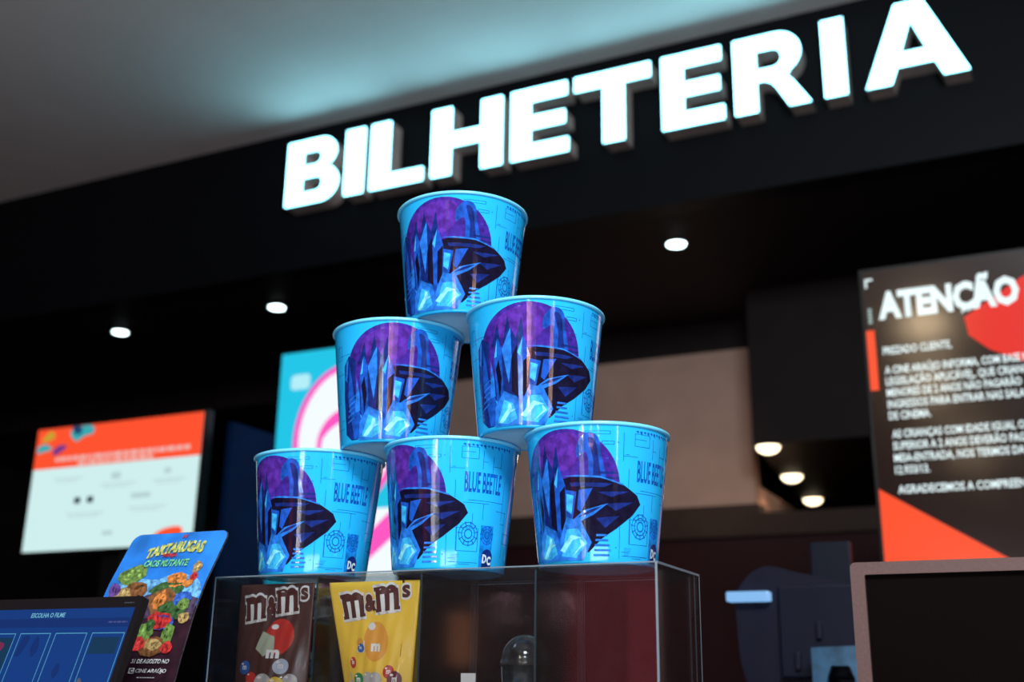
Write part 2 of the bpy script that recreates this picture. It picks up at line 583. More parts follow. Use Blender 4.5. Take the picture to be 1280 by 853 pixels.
add('confetti', shapes([spline([(0.20, 0.52), (0.24, 0.545), (0.33, 0.545), (0.34, 0.51), (0.29, 0.50), (0.24, 0.48)])]), E_tealp, 2)
add('confetti', shapes([spline([(0.21, 0.545), (0.26, 0.547), (0.27, 0.52), (0.24, 0.51)])]), E_navyp, 3)
for ix, iy, iw in ((0.14, 0.315, 0.17), (0.42, 0.275, 0.20), (0.72, 0.275, 0.17), (0.24, 0.155, 0.22), (0.60, 0.165, 0.2)):
    add('caption', shapes(dashes(iy, ix, ix + iw, 0.008, 0.01, 0.03, 0.006) + dashes(iy - 0.014, ix + .02, ix + iw - .03, 0.006, 0.01, 0.03, 0.006)), E_grey, 1)
add('icon', shapes([rrect(0.475, 0.295, 0.53, 0.325, 0.008)]), E_grey, 1)
add('icon', shapes([rrect(0.77, 0.300, 0.81, 0.325, 0.008)]), E_grey, 1)
add('icon', shapes([rrect(0.275, 0.200, 0.312, 0.228, 0.006)]), E_dark, 1)
add('icon', shapes([rrect(0.350, 0.200, 0.387, 0.228, 0.006)]), E_dark, 1)
add('icon', shapes([rrect(0.60, 0.205, 0.71, 0.228, 0.006)]), E_grey, 1)
add('icon', shapes([rrect(0.46, 0.055, 0.52, 0.075, 0.006)]), E_grey, 1)
add('confetti', shapes([spline([(0.74, 0.03), (0.79, 0.065), (0.88, 0.075), (0.90, 0.045), (0.83, 0.02)])]), E_or, 1)
add('confetti', shapes([spline([(0.66, 0.015), (0.73, 0.035), (0.77, 0.01), (0.70, 0.0)])]), E_tealp, 2)
add('confetti', shapes([spline([(0.91, 0.02), (0.945, 0.035), (0.95, 0.01)])]), E_tealp, 2)

# cyan and pink poster display
W, Hh = 0.66, 1.07
cx0, cz0 = -3.128, 2.757 - Hh
t, add = display('poster_display', 'portrait cyan lightbox poster with big pink outlined white emblem', 'display', cx0, cx0 + W, cz0, cz0 + Hh, 4.0)
E_cy = glow('poster_cyan', (0.015, 0.56, 0.80), 1.0)
E_cyl = glow('poster_light_cyan', (0.45, 0.86, 0.95), 1.0)
E_w = glow('poster_white', (0.86, 0.93, 0.97), 1.05)
E_pk = glow('poster_pink', (1.0, 0.10, 0.55), 1.0)
add('backing', shapes([rect(0, 0, W, Hh)]), E_cy, 0)
add('corner_mark', shapes([rrect(0.06, 0.895, 0.165, 0.965, 0.02)]), E_cyl, 1)
ecx, ecy = 0.372, 0.66
add('emblem_outline', shapes([circle(ecx, ecy, 0.278, 0.335, 48)]), E_pk, 1)
add('emblem', shapes([circle(ecx, ecy, 0.248, 0.305, 48)]), E_w, 2)
sw = spline([(0.225, 0.60), (0.235, 0.69), (0.30, 0.765), (0.42, 0.80), (0.52, 0.78), (0.42, 0.745), (0.32, 0.715), (0.255, 0.66), (0.25, 0.60)])
add('swoosh', shapes([sw]), E_pk, 3)
sw = spline([(0.245, 0.50), (0.250, 0.63), (0.29, 0.685), (0.34, 0.71), (0.42, 0.72), (0.44, 0.60), (0.42, 0.44), (0.30, 0.40)])
add('emblem_field', shapes([sw]), E_w, 4)
add('lower_field', shapes([rect(0.12, 0.0, W, 0.34)]), E_w, 3)
add('stripe', shapes([[(0.30, 0.06), (0.66, 0.36), (0.66, 0.24), (0.36, 0.0), (0.30, 0.0)]]), E_pk, 4)

# notice screen
W, Hh = 0.60, 0.98
nx0, nz1 = -0.479, 2.548
nz0 = nz1 - Hh
t, add = display('notice_screen', 'black portrait notice screen with white Portuguese text and orange shapes', 'screen', nx0, nx0 + W, nz0, nz1, 3.4)
E_bk = mat('notice_black', (0.004, 0.003, 0.003), 0.13, emit=(0.013, 0.006, 0.005), strength=1.0)
E_red = glow('notice_red', (0.80, 0.028, 0.018), 1.0)
E_org = glow('notice_orange', (1.0, 0.09, 0.03), 1.0)
E_txt = glow('notice_white', (0.80, 0.95, 0.97), 1.1)
add('screen', shapes([rect(0, 0, W, Hh)]), E_bk, 0)
add('side_bar', shapes([rect(0.0, 0.606, 0.024, 0.792)]), E_org, 1)
add('corner_shape', shapes([[(0.285, 0.745), (0.335, 0.697), (0.422, 0.650), (0.60, 0.58), (0.60, 0.97), (0.44, 0.90), (0.278, 0.80)]]), E_red, 1)
add('lower_shape', shapes([[(0.0, 0.0), (0.0, 0.312), (0.322, 0.105), (0.48, 0.0)]]), E_org, 1)
add('corner_mark', shapes([rect(0.007, 0.950, 0.030, 0.957), rect(0.007, 0.928, 0.013, 0.957)]), E_txt, 1)
add('side_text', shapes([rect(0.010, 0.815 + k * 0.010, 0.020, 0.821 + k * 0.010) for k in range(5)]), E_grey, 1)
def line(txt, y, h, x0, x1=None, bold=0.0, w=1.0):
    bm = text_bm(txt, h / 0.72, bold=bold, wscale=w, res=2, fit=(x0, x1) if x1 else None)
    for v in bm.verts:
        v.co.x += 0 if x1 else x0
        v.co.y += y
    return add('text_line', bm, E_txt, 2)
line('ATENÇÃO', 0.828, 0.080, 0.040, 0.432, bold=0.055)
ls = 0.0235
line('PREZADO CLIENTE,', 0.713, ls, 0.044, 0.236, 0.022)
for k, (tx, x1) in enumerate((('A CINE ARAÚJO INFORMA, COM BASE NA', 0.452), ('LEGISLAÇÃO APLICÁVEL, QUE CRIANÇAS', 0.458), ('MENORES DE 2 ANOS NÃO PAGARÃO', 0.410), ('INGRESSOS PARA ENTRAR NAS SALAS', 0.425), ('DE CINEMA.', 0.162))):
    line(tx, 0.653 - k * 0.0347, ls, 0.045, x1, 0.022)
for k, (tx, x1) in enumerate((('AS CRIANÇAS COM IDADE IGUAL OU', 0.420), ('SUPERIOR A 2 ANOS DEVERÃO PAGAR', 0.432), ('MEIA-ENTRADA, NOS TERMOS DA LEI', 0.430), ('12.933/13.', 0.145))):
    line(tx, 0.459 - k * 0.0353, ls, 0.050, x1, 0.022)
line('AGRADECEMOS A COMPREENSÃO', 0.296, ls, 0.053, 0.440, 0.022)

# navy partition beside the poster display
tag(box('partition_panel', -3.085, -3.056, 3.62, 3.895, 0.0, 2.357, M_bluepanel, None, 0.003), 'dark navy upright partition panel beside the cyan poster display', 'partition')

# ------------------------------------------------------------------ counters
cz = 1.20
t = thing('snack_counter', (-0.9, 1.5, 0), 'dark snack bar counter carrying the acrylic case and monitors', 'counter')
box('worktop', -2.2, 2.2, -0.6, 0.75, cz - 0.04, cz, M_counter, t, 0.004)
box('body', -2.15, 2.15, -0.5, 0.7, 0.0, cz - 0.04, M_black, t)
t = thing('ticket_counter', (-0.4, 2.8, 0), 'dark ticket counter carrying the blue lit terminal', 'counter')
box('worktop', -2.2, 2.6, -0.35, 0.45, 1.10, 1.14, M_counter, t, 0.004)
box('body', -2.15, 2.55, -0.3, 0.4, 0.0, 1.10, M_black, t)

# ------------------------------------------------------------------ acrylic display case
M_acr = acrylic('clear_acrylic', (0.93, 0.95, 0.96), 0.07, 0.9, haze=0.0015)
M_acrtop = acrylic('clear_acrylic_top', (0.88, 0.93, 0.95), 0.03, 0.45, haze=0.02)
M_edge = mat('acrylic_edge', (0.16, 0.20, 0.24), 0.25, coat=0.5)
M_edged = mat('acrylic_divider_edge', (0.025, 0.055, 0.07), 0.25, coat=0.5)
bx0, bx1, by0, by1, bz0, bz1 = -1.139, -0.4555, 1.34, 1.512, cz + 0.0015, 1.457
th = 0.0035
case = thing('acrylic_case', ((bx0 + bx1) / 2, (by0 + by1) / 2, bz0), 'clear acrylic display case with four compartments under the buckets', 'display case')
cc = Vector(case.location)
def cbox(nm, a0, a1, b0, b1, c0, c1, m, parent=case):
    return box(nm, a0 - cc.x, a1 - cc.x, b0 - cc.y, b1 - cc.y, c0 - cc.z, c1 - cc.z, m, parent)
ov = 0.0005
top = cbox('top_panel', bx0, bx1, by0, by1, bz1 - th, bz1, M_acrtop)
frontp = cbox('front_panel', bx0 + th, bx1 - th, by0, by0 + th, bz0, bz1 - th, M_acr)
cbox('back_panel', bx0 + th, bx1 - th, by1 - th, by1, bz0, bz1 - th, M_acr)
cbox('side_panel', bx0, bx0 + th, by0, by1, bz0, bz1 - th, M_acr)
cbox('side_panel', bx1 - th, bx1, by0, by1, bz0, bz1 - th, M_acr)
cbox('bottom_panel', bx0 + th, bx1 - th, by0 + th, by1 - th, bz0, bz0 + th, M_acr)
DIV = (-0.959, -0.790, -0.621)
for x in DIV:
    d = cbox('divider', x - 0.0013, x + 0.0013, by0 + th + 0.0015, by1 - th - 0.001, bz0 + th, bz1 - th - 0.001, M_acr)
    cbox('edge', x - 0.0014, x + 0.0014, by0 + th + 0.0005, by0 + th + 0.0015, bz0 + th, bz1 - th - 0.001, M_edged, d)
    cbox('edge', x - 0.0006, x + 0.0006, by1 - th - 0.001, by1 - th - 0.0002, bz0 + th, bz1 - th - 0.001, M_edge, d)
# polished edges, their brightness put into the colour of added strips
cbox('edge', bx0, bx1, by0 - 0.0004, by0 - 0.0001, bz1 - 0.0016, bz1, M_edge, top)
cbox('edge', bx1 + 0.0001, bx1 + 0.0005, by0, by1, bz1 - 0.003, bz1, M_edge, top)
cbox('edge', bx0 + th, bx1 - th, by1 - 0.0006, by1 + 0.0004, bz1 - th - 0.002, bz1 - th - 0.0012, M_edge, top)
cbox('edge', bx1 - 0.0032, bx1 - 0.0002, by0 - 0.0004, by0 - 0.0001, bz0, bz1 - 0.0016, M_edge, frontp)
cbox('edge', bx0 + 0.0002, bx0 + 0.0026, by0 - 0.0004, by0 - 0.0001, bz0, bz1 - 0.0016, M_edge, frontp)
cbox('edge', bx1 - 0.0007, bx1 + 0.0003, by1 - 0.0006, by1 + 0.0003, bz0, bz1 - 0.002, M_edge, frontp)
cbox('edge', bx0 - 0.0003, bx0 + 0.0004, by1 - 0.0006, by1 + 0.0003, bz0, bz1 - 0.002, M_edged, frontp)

# ------------------------------------------------------------------ candy pouches
def m_glyph(x, y, w, h, grow=0.0):
    """slab-serif lower-case m built of stems, slabs and shoulders"""
    g = grow
    sw_, sl = 0.20 * w, 0.29 * w
    out = []
    for k, cxk in enumerate((0.145, 0.50, 0.855)):
        c = x + cxk * w
        out.append(rect(c - sw_ / 2 - g, y - g, c + sw_ / 2 + g, y + (h * 0.86 if k else h) + g))
        out.append(rect(c - sl / 2 - g, y - g, c + sl / 2 + g, y + 0.13 * h + g))
    out.append(rect(x - 0.01 * w - g, y + 0.84 * h - g, x + 0.24 * w + g, y + h + g))
    for k in (0.32, 0.675):
        c = x + k * w
        out.append(arc(c, y + 0.62 * h, 0.285 * w + g, 0.40 * h + g, 0, 180, 12))
    return out
def m_counter_cut(x, y, w, h):
    return [rect(x + (0.145 + 0.10) * w, y, x + 0.40 * w, y + 0.70 * h), rect(x + 0.60 * w, y, x + 0.755 * w, y + 0.70 * h)]

def make_pouch(name, label, group, body_m, W, Ht, taper, art, loc, rotz=0.0, tilt=0.0, lean=0.0):
    t = thing(name, loc, label, 'candy bag', group, rotz)
    t.rotation_euler.x = tilt
    def surf(u, v, side=-1, off=0.0):
        """u -1..1, v 0..1 (bottom..top) -> point"""
        fx = 1.0 - taper * (1 - min(1, v / 0.97)) * 1.0
        x = u * W / 2 * max(0.72, fx) + lean * (1 - v) * Ht
        q = min(1.0, max(0.0, (0.94 - v) / 0.55))
        bul = 0.014 * (1 - u * u) * q * q * (3 - 2 * q)
        wr = 0.0010 * math.sin(9 * u + 14 * v) + 0.0007 * math.sin(23 * u - 17 * v + 1)
        edge_fade = (1 - u * u)
        y = side * (0.0008 + max(0, bul) + wr * edge_fade * (1 if v < 0.95 else 0.4) + 0.001 * edge_fade + off)
        return Vector((x, y, v * Ht))
    NU, NV = 40, 70
    bm = bmesh.new()
    for side in (-1, 1):
        g = [[bm.verts.new(surf(-1 + 2 * i / NU, j / NV, side)) for i in range(NU + 1)] for j in range(NV + 1)]
        for j in range(NV):
            for i in range(NU):
                q = (g[j][i], g[j][i + 1], g[j + 1][i + 1], g[j + 1][i])
                bm.faces.new(q if side < 0 else q[::-1])
        if side < 0: gf = g
        else: gb = g
    per = lambda g: [g[0][i] for i in range(NU + 1)] + [g[j][NU] for j in range(1, NV + 1)] + [g[NV][i] for i in range(NU - 1, -1, -1)] + [g[j][0] for j in range(NV - 1, 0, -1)]
    A, B = per(gf), per(gb)
    for i in range(len(A)):
        j = (i + 1) % len(A)
        bm.faces.new((A[i], B[i], B[j], A[j]))
    bmesh.ops.recalc_face_normals(bm, faces=bm.faces)
    obj_from_bm('pouch', bm, body_m, t, True)
    def pr(nm, bm, m, layer):
        slice_bm(bm, 0.05, 0.0143)
        for v in bm.verts:
            u = max(-1, min(1, v.co.x)); w = max(0, min(1, v.co.y))
            v.co = surf(u, w, -1, 0.0004 + 0.00025 * layer)
        bm.normal_update()
        for f in bm.faces:
            if f.normal.y > 0: f.normal_flip()
        return obj_from_bm(nm, bm, m, t, True)
    art(pr, W, Ht)
    return t

def gm(name, col, r=0.35): return mat(name, col, r, coat=0.2)
M_choc = mat('brown_pouch_foil', (0.085, 0.030, 0.026), 0.38, bump=0.25, scale=60, coat=0.2)
M_yel = mat('yellow_pouch_foil', (0.95, 0.58, 0.060), 0.38, bump=0.25, scale=60, coat=0.2)
P_wh = gm('print_white', (0.82, 0.78, 0.76)); P_br = gm('print_chocolate', (0.10, 0.025, 0.022)); P_red = gm('print_red', (0.60, 0.035, 0.025))
P_blu = gm('print_blue', (0.03, 0.12, 0.42)); P_grn = gm('print_green', (0.02, 0.25, 0.10)); P_org = gm('print_orange', (0.85, 0.36, 0.05))
P_gry = gm('print_grey', (0.48, 0.45, 0.45)); P_yel = gm('print_yellow', (0.75, 0.50, 0.06)); P_mar = gm('print_maroon', (0.14, 0.015, 0.03)); P_purp = gm('print_plum', (0.13, 0.04, 0.10))

def rot(lps, deg, cx=0.0, cy=0.0, asp=1.0):
    c, s = math.cos(math.radians(deg)), math.sin(math.radians(deg))
    return [[(cx + (x - cx) * c - (y - cy) * s / asp, cy + (x - cx) * s * asp + (y - cy) * c) for x, y in lp] for lp in lps]

def logo(pr, W, Ht, y, deg, u0=-0.74, u1=0.86):
    """m & m 's wordmark: chocolate slab letters with a white keyline"""
    asp = (W / 2) / Ht                      # converts u units to v units
    span = u1 - u0
    h = 0.135 * 1.05
    g = 0.016
    mw_ = span * 0.345
    xs = (u0, u0 + span * 0.50)
    cx, cy = (u0 + u1) / 2, y
    white, brown, cut = [], [], []
    for k, x in enumerate(xs):
        yy = y - 0.008 + 0.012 * k
        white += m_glyph(x, yy, mw_, h, g)
        brown += m_glyph(x, yy, mw_, h)
        cut += m_counter_cut(x, yy, mw_, h * 0.98)
    bm = shapes(rot(white, deg, cx, cy, asp))
    amp = text_bm('&', 1.0, bold=0.06, fit=(u0 + span * 0.345, u0 + span * 0.515, y + 0.015, y + 0.115))
    s_ = text_bm('s', 1.0, bold=0.03, fit=(u0 + span * 0.885, u0 + span * 0.995, y + 0.062, y + 0.135))
    apo = shapes([rect(u0 + span * 0.90, y + 0.148, u0 + span * 0.93, y + 0.168)])
    ampw = text_bm('&', 1.0, bold=0.11, fit=(u0 + span * 0.33, u0 + span * 0.53, y + 0.004, y + 0.126))
    sw2 = text_bm('s', 1.0, bold=0.07, fit=(u0 + span * 0.865, u0 + span * 1.015, y + 0.05, y + 0.147))
    c, s = math.cos(math.radians(deg)), math.sin(math.radians(deg))
    def rb(b):
        for v in b.verts:
            x, yv = v.co.x, v.co.y
            v.co.x = cx + (x - cx) * c - (yv - cy) * s / asp
            v.co.y = cy + (x - cx) * s * asp + (yv - cy) * c
        return b
    merge(bm, rb(ampw)); merge(bm, rb(sw2))
    pr('logo_keyline', bm, P_wh, 1)
    bm = shapes(rot(brown, deg, cx, cy, asp))
    pr('logo', bm, P_br, 2)
    pr('logo_counter', shapes(rot(cut, deg, cx, cy, asp)), P_wh, 3)
    bm = rb(amp); merge(bm, rb(s_)); merge(bm, rb(apo))
    pr('logo', bm, P_br, 3)

def candy(pr, u, v, ru, W, Ht, m, letter=True, layer=2, squash=0.85, hl=True):
    asp = (W / 2) / Ht
    rv = ru * asp * squash
    pr('candy', shapes([circle(u, v, ru, rv, 24)]), m, layer)
    if letter:
        pr('candy_letter', text_bm('m', 1.0, bold=0.03, fit=(u - ru * 0.35, u + ru * 0.35, v - rv * 0.3, v + rv * 0.3)), P_wh, layer + 1)
    if hl:
        pr('candy_shine', shapes([circle(u - ru * 0.4, v + rv * 0.55, ru * 0.25, rv * 0.15, 12)]), P_wh, layer + 1)

def art_yellow(pr, W, Ht):
    logo(pr, W, Ht, 0.818, 6)
    candy(pr, 0.08, 0.66, 0.30, W, Ht, P_org, letter=False, layer=1, squash=1.2, hl=False)
    pr('candy_letter', text_bm('m', 1.0, bold=0.05, fit=(-0.02, 0.20, 0.605, 0.65)), P_wh, 2)
    pr('candy_shine', shapes([circle(-0.03, 0.745, 0.09, 0.022, 12)]), P_wh, 2)
    pr('wrapper_flap', shapes([[(-0.44, 0.60), (-0.22, 0.60), (-0.20, 0.665), (-0.40, 0.66)]]), P_wh, 1)
    candy(pr, -0.33, 0.655, 0.10, W, Ht, P_org, layer=2, hl=False, letter=False)
    candy(pr, -0.31, 0.625, 0.095, W, Ht, P_blu, layer=3)
    candy(pr, -0.55, 0.545, 0.085, W, Ht, P_red, squash=1.2)
    candy(pr, -0.40, 0.452, 0.145, W, Ht, P_grn)
    candy(pr, -0.13, 0.462, 0.13, W, Ht, P_gry, letter=False, layer=1)
    candy(pr, 0.10, 0.445, 0.19, W, Ht, P_gry, letter=False, layer=2)
    candy(pr, 0.44, 0.495, 0.14, W, Ht, P_red, layer=1)
    candy(pr, 0.60, 0.452, 0.185, W, Ht, P_mar, layer=3)
    pr('small_print', shapes([rect(0.70, 0.58 + 0.012 * k, 0.715, 0.588 + 0.012 * k) for k in range(6)]), P_br, 1)
    pr('small_print', shapes([rect(-0.70, 0.43, -0.60, 0.455), rect(-0.68, 0.46, -0.63, 0.49)]), P_gry, 1)

def art_brown(pr, W, Ht):
    logo(pr, W, Ht, 0.815, 7, -0.78, 0.92)
    candy(pr, 0.24, 0.69, 0.38, W, Ht, P_red, letter=False, layer=1, squash=1.0)
    pr('wrapper', shapes([[(-0.36, 0.62), (-0.20, 0.72), (0.10, 0.69), (0.16, 0.61), (-0.1, 0.575)]]), gm('print_pale_wrapper', (0.42, 0.46, 0.34)), 2)
    pr('candy_letter', text_bm('m', 1.0, bold=0.05, fit=(-0.02, 0.30, 0.565, 0.615)), P_wh, 3)
    candy(pr, -0.62, 0.512, 0.17, W, Ht, P_blu)
    candy(pr, -0.40, 0.455, 0.14, W, Ht, P_red, letter=False)
    candy(pr, -0.42, 0.395, 0.12, W, Ht, P_gry, squash=1.6, letter=False, layer=1)
    candy(pr, 0.38, 0.52, 0.19, W, Ht, gm('print_pale_blue', (0.45, 0.50, 0.62)))
    candy(pr, -0.05, 0.43, 0.24, W, Ht, P_gry, letter=False, layer=1, squash=0.75)
    candy(pr, 0.30, 0.415, 0.20, W, Ht, P_yel)
    candy(pr, 0.62, 0.435, 0.18, W, Ht, P_gry, letter=False, layer=1, squash=0.9)
    candy(pr, 0.22, 0.32, 0.26, W, Ht, P_purp, letter=False, layer=1, squash=1.2)
    pr('warning_mark', shapes([[(0.50, 0.245), (0.86, 0.25), (0.68, 0.315)]]), P_yel, 1)
    pr('small_print', shapes(dashes(0.272, -0.70, -0.1, 0.012, 0.03, 0.1, 0.02) + dashes(0.252, -0.68, -0.16, 0.008, 0.03, 0.1, 0.02)), P_gry, 1)
    pr('small_print', shapes([rect(-0.72, 0.34 + 0.016 * k, -0.66, 0.351 + 0.016 * k) for k in range(4)]), P_gry, 1)

zf = bz0 + th + 0.0005
Hp = 1.446 - zf
yb = make_pouch('candy_pouch', 'bright yellow candy pouch pressed against the case front', 'pouches of candy in the acrylic case', M_yel, 0.148, Hp, 0.50, art_yellow, (-0.8795, 1.3665, zf), lean=0.105)
bb = make_pouch('candy_pouch', 'dark brown candy pouch nearest the front of its compartment', 'pouches of candy in the acrylic case', M_choc, 0.132, Hp + 0.001, 0.05, art_brown, (-1.047, 1.3695, zf))
c = copy_tree(yb); c.location = (-0.8955, 1.432, zf); c.scale.x = 0.80; c['label'] = 'second yellow candy pouch standing behind the front yellow pouch'
c = copy_tree(bb); c.location = (-1.040, 1.440, zf); c['label'] = 'second brown candy pouch standing behind the front brown pouch'
# clear dome lid and price tag in the empty compartments
M_lid = acrylic('clear_lid_plastic', (0.95, 0.95, 0.95), 0.08, 1.6, haze=0.02)
t = thing('dome_lid', (-0.705 + 0.03, 1.43, zf), 'clear domed plastic cup beside the price tag in an empty compartment', 'plastic cup')
prof = [(0.026, 0.0), (0.030, 0.11)]
obj_from_bm('cup', lathe_bm([(0.0, 0.0), (0.026, 0.0), (0.032, 0.13), (0.0312, 0.13), (0.025, 0.001), (0, 0.001)], 40), M_lid, t, True)
obj_from_bm('dome', lathe_bm([(0.034, 0.130), (0.0345, 0.134), (0.032, 0.136)] + [(0.032 * math.cos(math.radians(a)), 0.136 + 0.034 * math.sin(math.radians(a))) for a in range(10, 91, 10)], 40), M_lid, t, True)
t = thing('price_tag', (-0.742, 1.395, zf), 'small white price tag in a compartment of the case', 'tag')
box('card', -0.011, 0.011, -0.0005, 0.0005, 0.0, 1.3245 - zf, P_wh, t)
box('foot', -0.011, 0.011, -0.0005, 0.02, 0.0, 0.001, P_wh, t)

# ------------------------------------------------------------------ popcorn buckets
BH, R0, R1, RR = 0.180, 0.0785, 0.0972, 0.1000
M_buck = mat('blue_bucket_plastic', (0.022, 0.50, 0.96), 0.10, noise=0.04, scale=25, coat=0.3, trans=0.15)
M_rim = mat('blue_bucket_rim', (0.18, 0.68, 0.97), 0.22, coat=0.3, noise=0.03, scale=40)
M_base = mat('pale_bucket_base', (0.66, 0.90, 0.96), 0.4, noise=0.04, scale=40, trans=0.35)
def pm(name, col): return mat(name, col, 0.10, coat=0.3, noise=0.45, scale=95)
B_purple = pm('print_violet', (0.048, 0.018, 0.25)); B_plum = pm('print_magenta_violet', (0.085, 0.022, 0.28))
B_navy = pm('print_navy', (0.008, 0.022, 0.16)); B_blue = pm('print_royal_blue', (0.010, 0.075, 0.42)); B_mid = pm('print_mid_blue', (0.02, 0.16, 0.62))
B_black = pm('print_blue_black', (0.006, 0.005, 0.022)); B_cyan = pm('print_sky_blue', (0.04, 0.38, 0.88)); B_light = pm('print_pale_sky', (0.22, 0.66, 0.95))
B_line = pm('print_line_blue', (0.006, 0.085, 0.42)); B_white = pm('print_bucket_white', (0.62, 0.78, 0.92))

def bucket_r(h): return R0 + (R1 - R0) * h / BH
RM = 0.088
def build_bucket(loc):
    t = thing('popcorn_bucket', loc, 'x', 'bucket', 'blue printed popcorn buckets stacked in a pyramid')
    w = 0.0016
    prof = [(R0 - 0.003, 0.0), (R0 - 0.0006, 0.0006), (R0, 0.003)] + [(bucket_r(h), h) for h in (0.0045, 0.05, 0.1, 0.15, 0.1755)] + [(bucket_r(0.1765), 0.1765), (bucket_r(0.1765) - w, 0.1765)] + [(bucket_r(h) - w, h) for h in (0.12, 0.06, 0.008)] + [(R0 - 0.003 - w, 0.0)]
    bm = lathe_bm(prof + [prof[0]], 96)
    bmesh.ops.remove_doubles(bm, verts=bm.verts, dist=1e-6)
    bmesh.ops.recalc_face_normals(bm, faces=bm.faces)
    o = obj_from_bm('body', bm, M_buck, t, True)
    rc, rz, rr = RR - 0.0022, BH - 0.0026, 0.0024
    prof = [(rc + rr * math.cos(2 * PI * k / 14), rz + rr * 1.05 * math.sin(2 * PI * k / 14)) for k in range(15)]
    bm = lathe_bm(prof, 96)
    bmesh.ops.remove_doubles(bm, verts=bm.verts, dist=1e-6)
    bmesh.ops.recalc_face_normals(bm, faces=bm.faces)
    obj_from_bm('rim', bm, M_rim, t, True)
    bm = lathe_bm([(0, 0.0022), (R0 * 0.55, 0.0022), (R0 - 0.006, 0.0018), (R0 - 0.0045, 0.0008), (R0 - 0.0045, 0.0034), (0, 0.0036)], 72)
    obj_from_bm('base', bm, M_base, t, True)
    def pr(nm, bm, m, layer, sx=0.006):
        """(s, h) in centimetres around the wall -> cone surface; s = 0 faces local -Y"""
        for v in bm.verts:
            v.co.x /= 100; v.co.y /= 100
        slice_bm(bm, sx)
        for v in bm.verts:
            h = min(max(v.co.y, 0.0035), 0.1735)
            a = -PI / 2 + v.co.x / RM
            r = bucket_r(h) + 0.00018 + 0.00009 * layer
            v.co = Vector((r * math.cos(a), r * math.sin(a), h))
        bm.normal_update()
        for f in bm.faces:
            c_ = f.calc_center_median()
            if f.normal.x * c_.x + f.normal.y * c_.y < 0:
                f.normal_flip()
        return obj_from_bm(nm, bm, m, t)
    # violet disc with a generic composition of crystal shards
    pr('print_disc', shapes([circle(0, 9.7, 7.5, 7.5, 56)]), B_purple, 0)
    pr('print_disc_glow', shapes([spline([(-4, 15.2), (-1, 16.6), (2, 16.3), (2.2, 13.5), (0.5, 11.8), (-2.4, 12.2), (-4.6, 13)])]), B_plum, 1)
    pr('print_haze', shapes([[(x, y) for x, y in circle(0, 9.7, 7.45, 7.45, 56) if y < 7.6]]), B_navy, 1)
    # dark spikes behind
    pr('print_spike', shapes([[(-5.2, 11.4), (-4.1, 14.6), (-3.7, 11.6)], [(-3.4, 11.5), (-2.6, 15.6), (-2.0, 11.8)], [(-1.6, 11.8), (-0.7, 15.2), (-0.3, 11.2)]]), B_navy, 2)
    # tall side shards
    pr('print_shard', shapes([[(-8.2, 1.5), (-8.4, 7), (-8.1, 11.6), (-7.0, 12.9), (-5.6, 12.0), (-5.9, 8), (-5.6, 3.5), (-5.4, 0.5), (-6.8, 0.5)]]), B_navy, 2)
    pr('print_shard', shapes([[(-6.2, 0.6), (-7.4, 6.5), (-6.9, 11.8), (-6.1, 7.0), (-4.6, 3.2), (-4.7, 0.6)]]), B_blue, 3)
    pr('print_shard', shapes([[(-5.9, 4.4), (-5.5, 9.5), (-5.0, 7.0), (-4.9, 4.6)], [(-8.0, 9.5), (-7.6, 12.0), (-7.1, 12.5), (-7.5, 9.0)]]), B_mid, 4)
    pr('print_stripe', shapes([[(-7.6 + 0.12 * k, 3.0 + 0.8 * k), (-6.2 + 0.12 * k, 3.6 + 0.8 * k), (-6.2 + 0.12 * k, 3.8 + 0.8 * k), (-7.6 + 0.12 * k, 3.2 + 0.8 * k)] for k in range(5)]), B_mid, 5)
    pr('print_blade', shapes([spline([(2.1, 13.4), (2.2, 15.2), (3.4, 16.5), (4.7, 15.9), (5.1, 13.5), (5.6, 10.5), (3.6, 10.0), (3.5, 12.5), (3.2, 14.0)])]), B_blue, 2)
    pr('print_blade', shapes([spline([(3.5, 15.7), (4.4, 15.3), (4.8, 12.8), (5.0, 10.4), (4.1, 10.2), (4.1, 13.0)])]), B_navy, 3)
    pr('print_stripe', shapes([rect(4.6, 11.2, 7.2, 11.5), rect(4.6, 10.6, 7.3, 10.8)]), B_navy, 3)
    # wide dark wedge
    leaf = [(-1.0, 10.6), (2.0, 11.0), (5.0, 10.8), (8.0, 9.9), (10.0, 8.7), (10.6, 7.6), (9.4, 6.1), (7.2, 4.4), (5.2, 3.1), (3.4, 1.4), (1.0, 1.2), (-1.0, 5.5)]
    pr('print_wedge', shapes([leaf]), B_black, 4)
    pr('print_wedge_edge', shapes([[(0.0, 11.05), (2.0, 11.12), (5.0, 10.92), (8.0, 10.0), (8.0, 9.82), (5.0, 10.7), (2.0, 10.88)]]), B_mid, 5)
    pr('print_facet', shapes([[(1.0, 10.2), (6.6, 10.0), (5.4, 9.5), (1.2, 9.7)], [(4.6, 8.9), (8.8, 9.1), (6.4, 8.3)], [(5.6, 7.4), (9.5, 7.8), (7.0, 6.6)], [(4.4, 5.6), (7.6, 6.0), (5.6, 4.4)]]), B_navy, 5)
    pr('print_facet', shapes([[(0.4, 9.3), (1.9, 9.0), (1.2, 5.4), (0.2, 6.0)], [(2.2, 9.2), (4.0, 9.4), (2.4, 6.4), (1.9, 6.8)]]), B_blue, 5)
    pr('print_facet', shapes([[(0.5, 8.8), (1.5, 8.5), (1.1, 6.2), (0.4, 6.7)]]), B_cyan, 6)
    pr('print_facet', shapes([[(1.2, 5.4), (2.8, 6.6), (6.0, 7.5), (4.0, 6.0), (2.2, 5.2)]]), B_mid, 6)
    pr('print_facet', shapes([[(1.9, 5.7), (3.4, 6.6), (5.2, 7.1), (3.6, 6.2)]]), B_navy, 7)
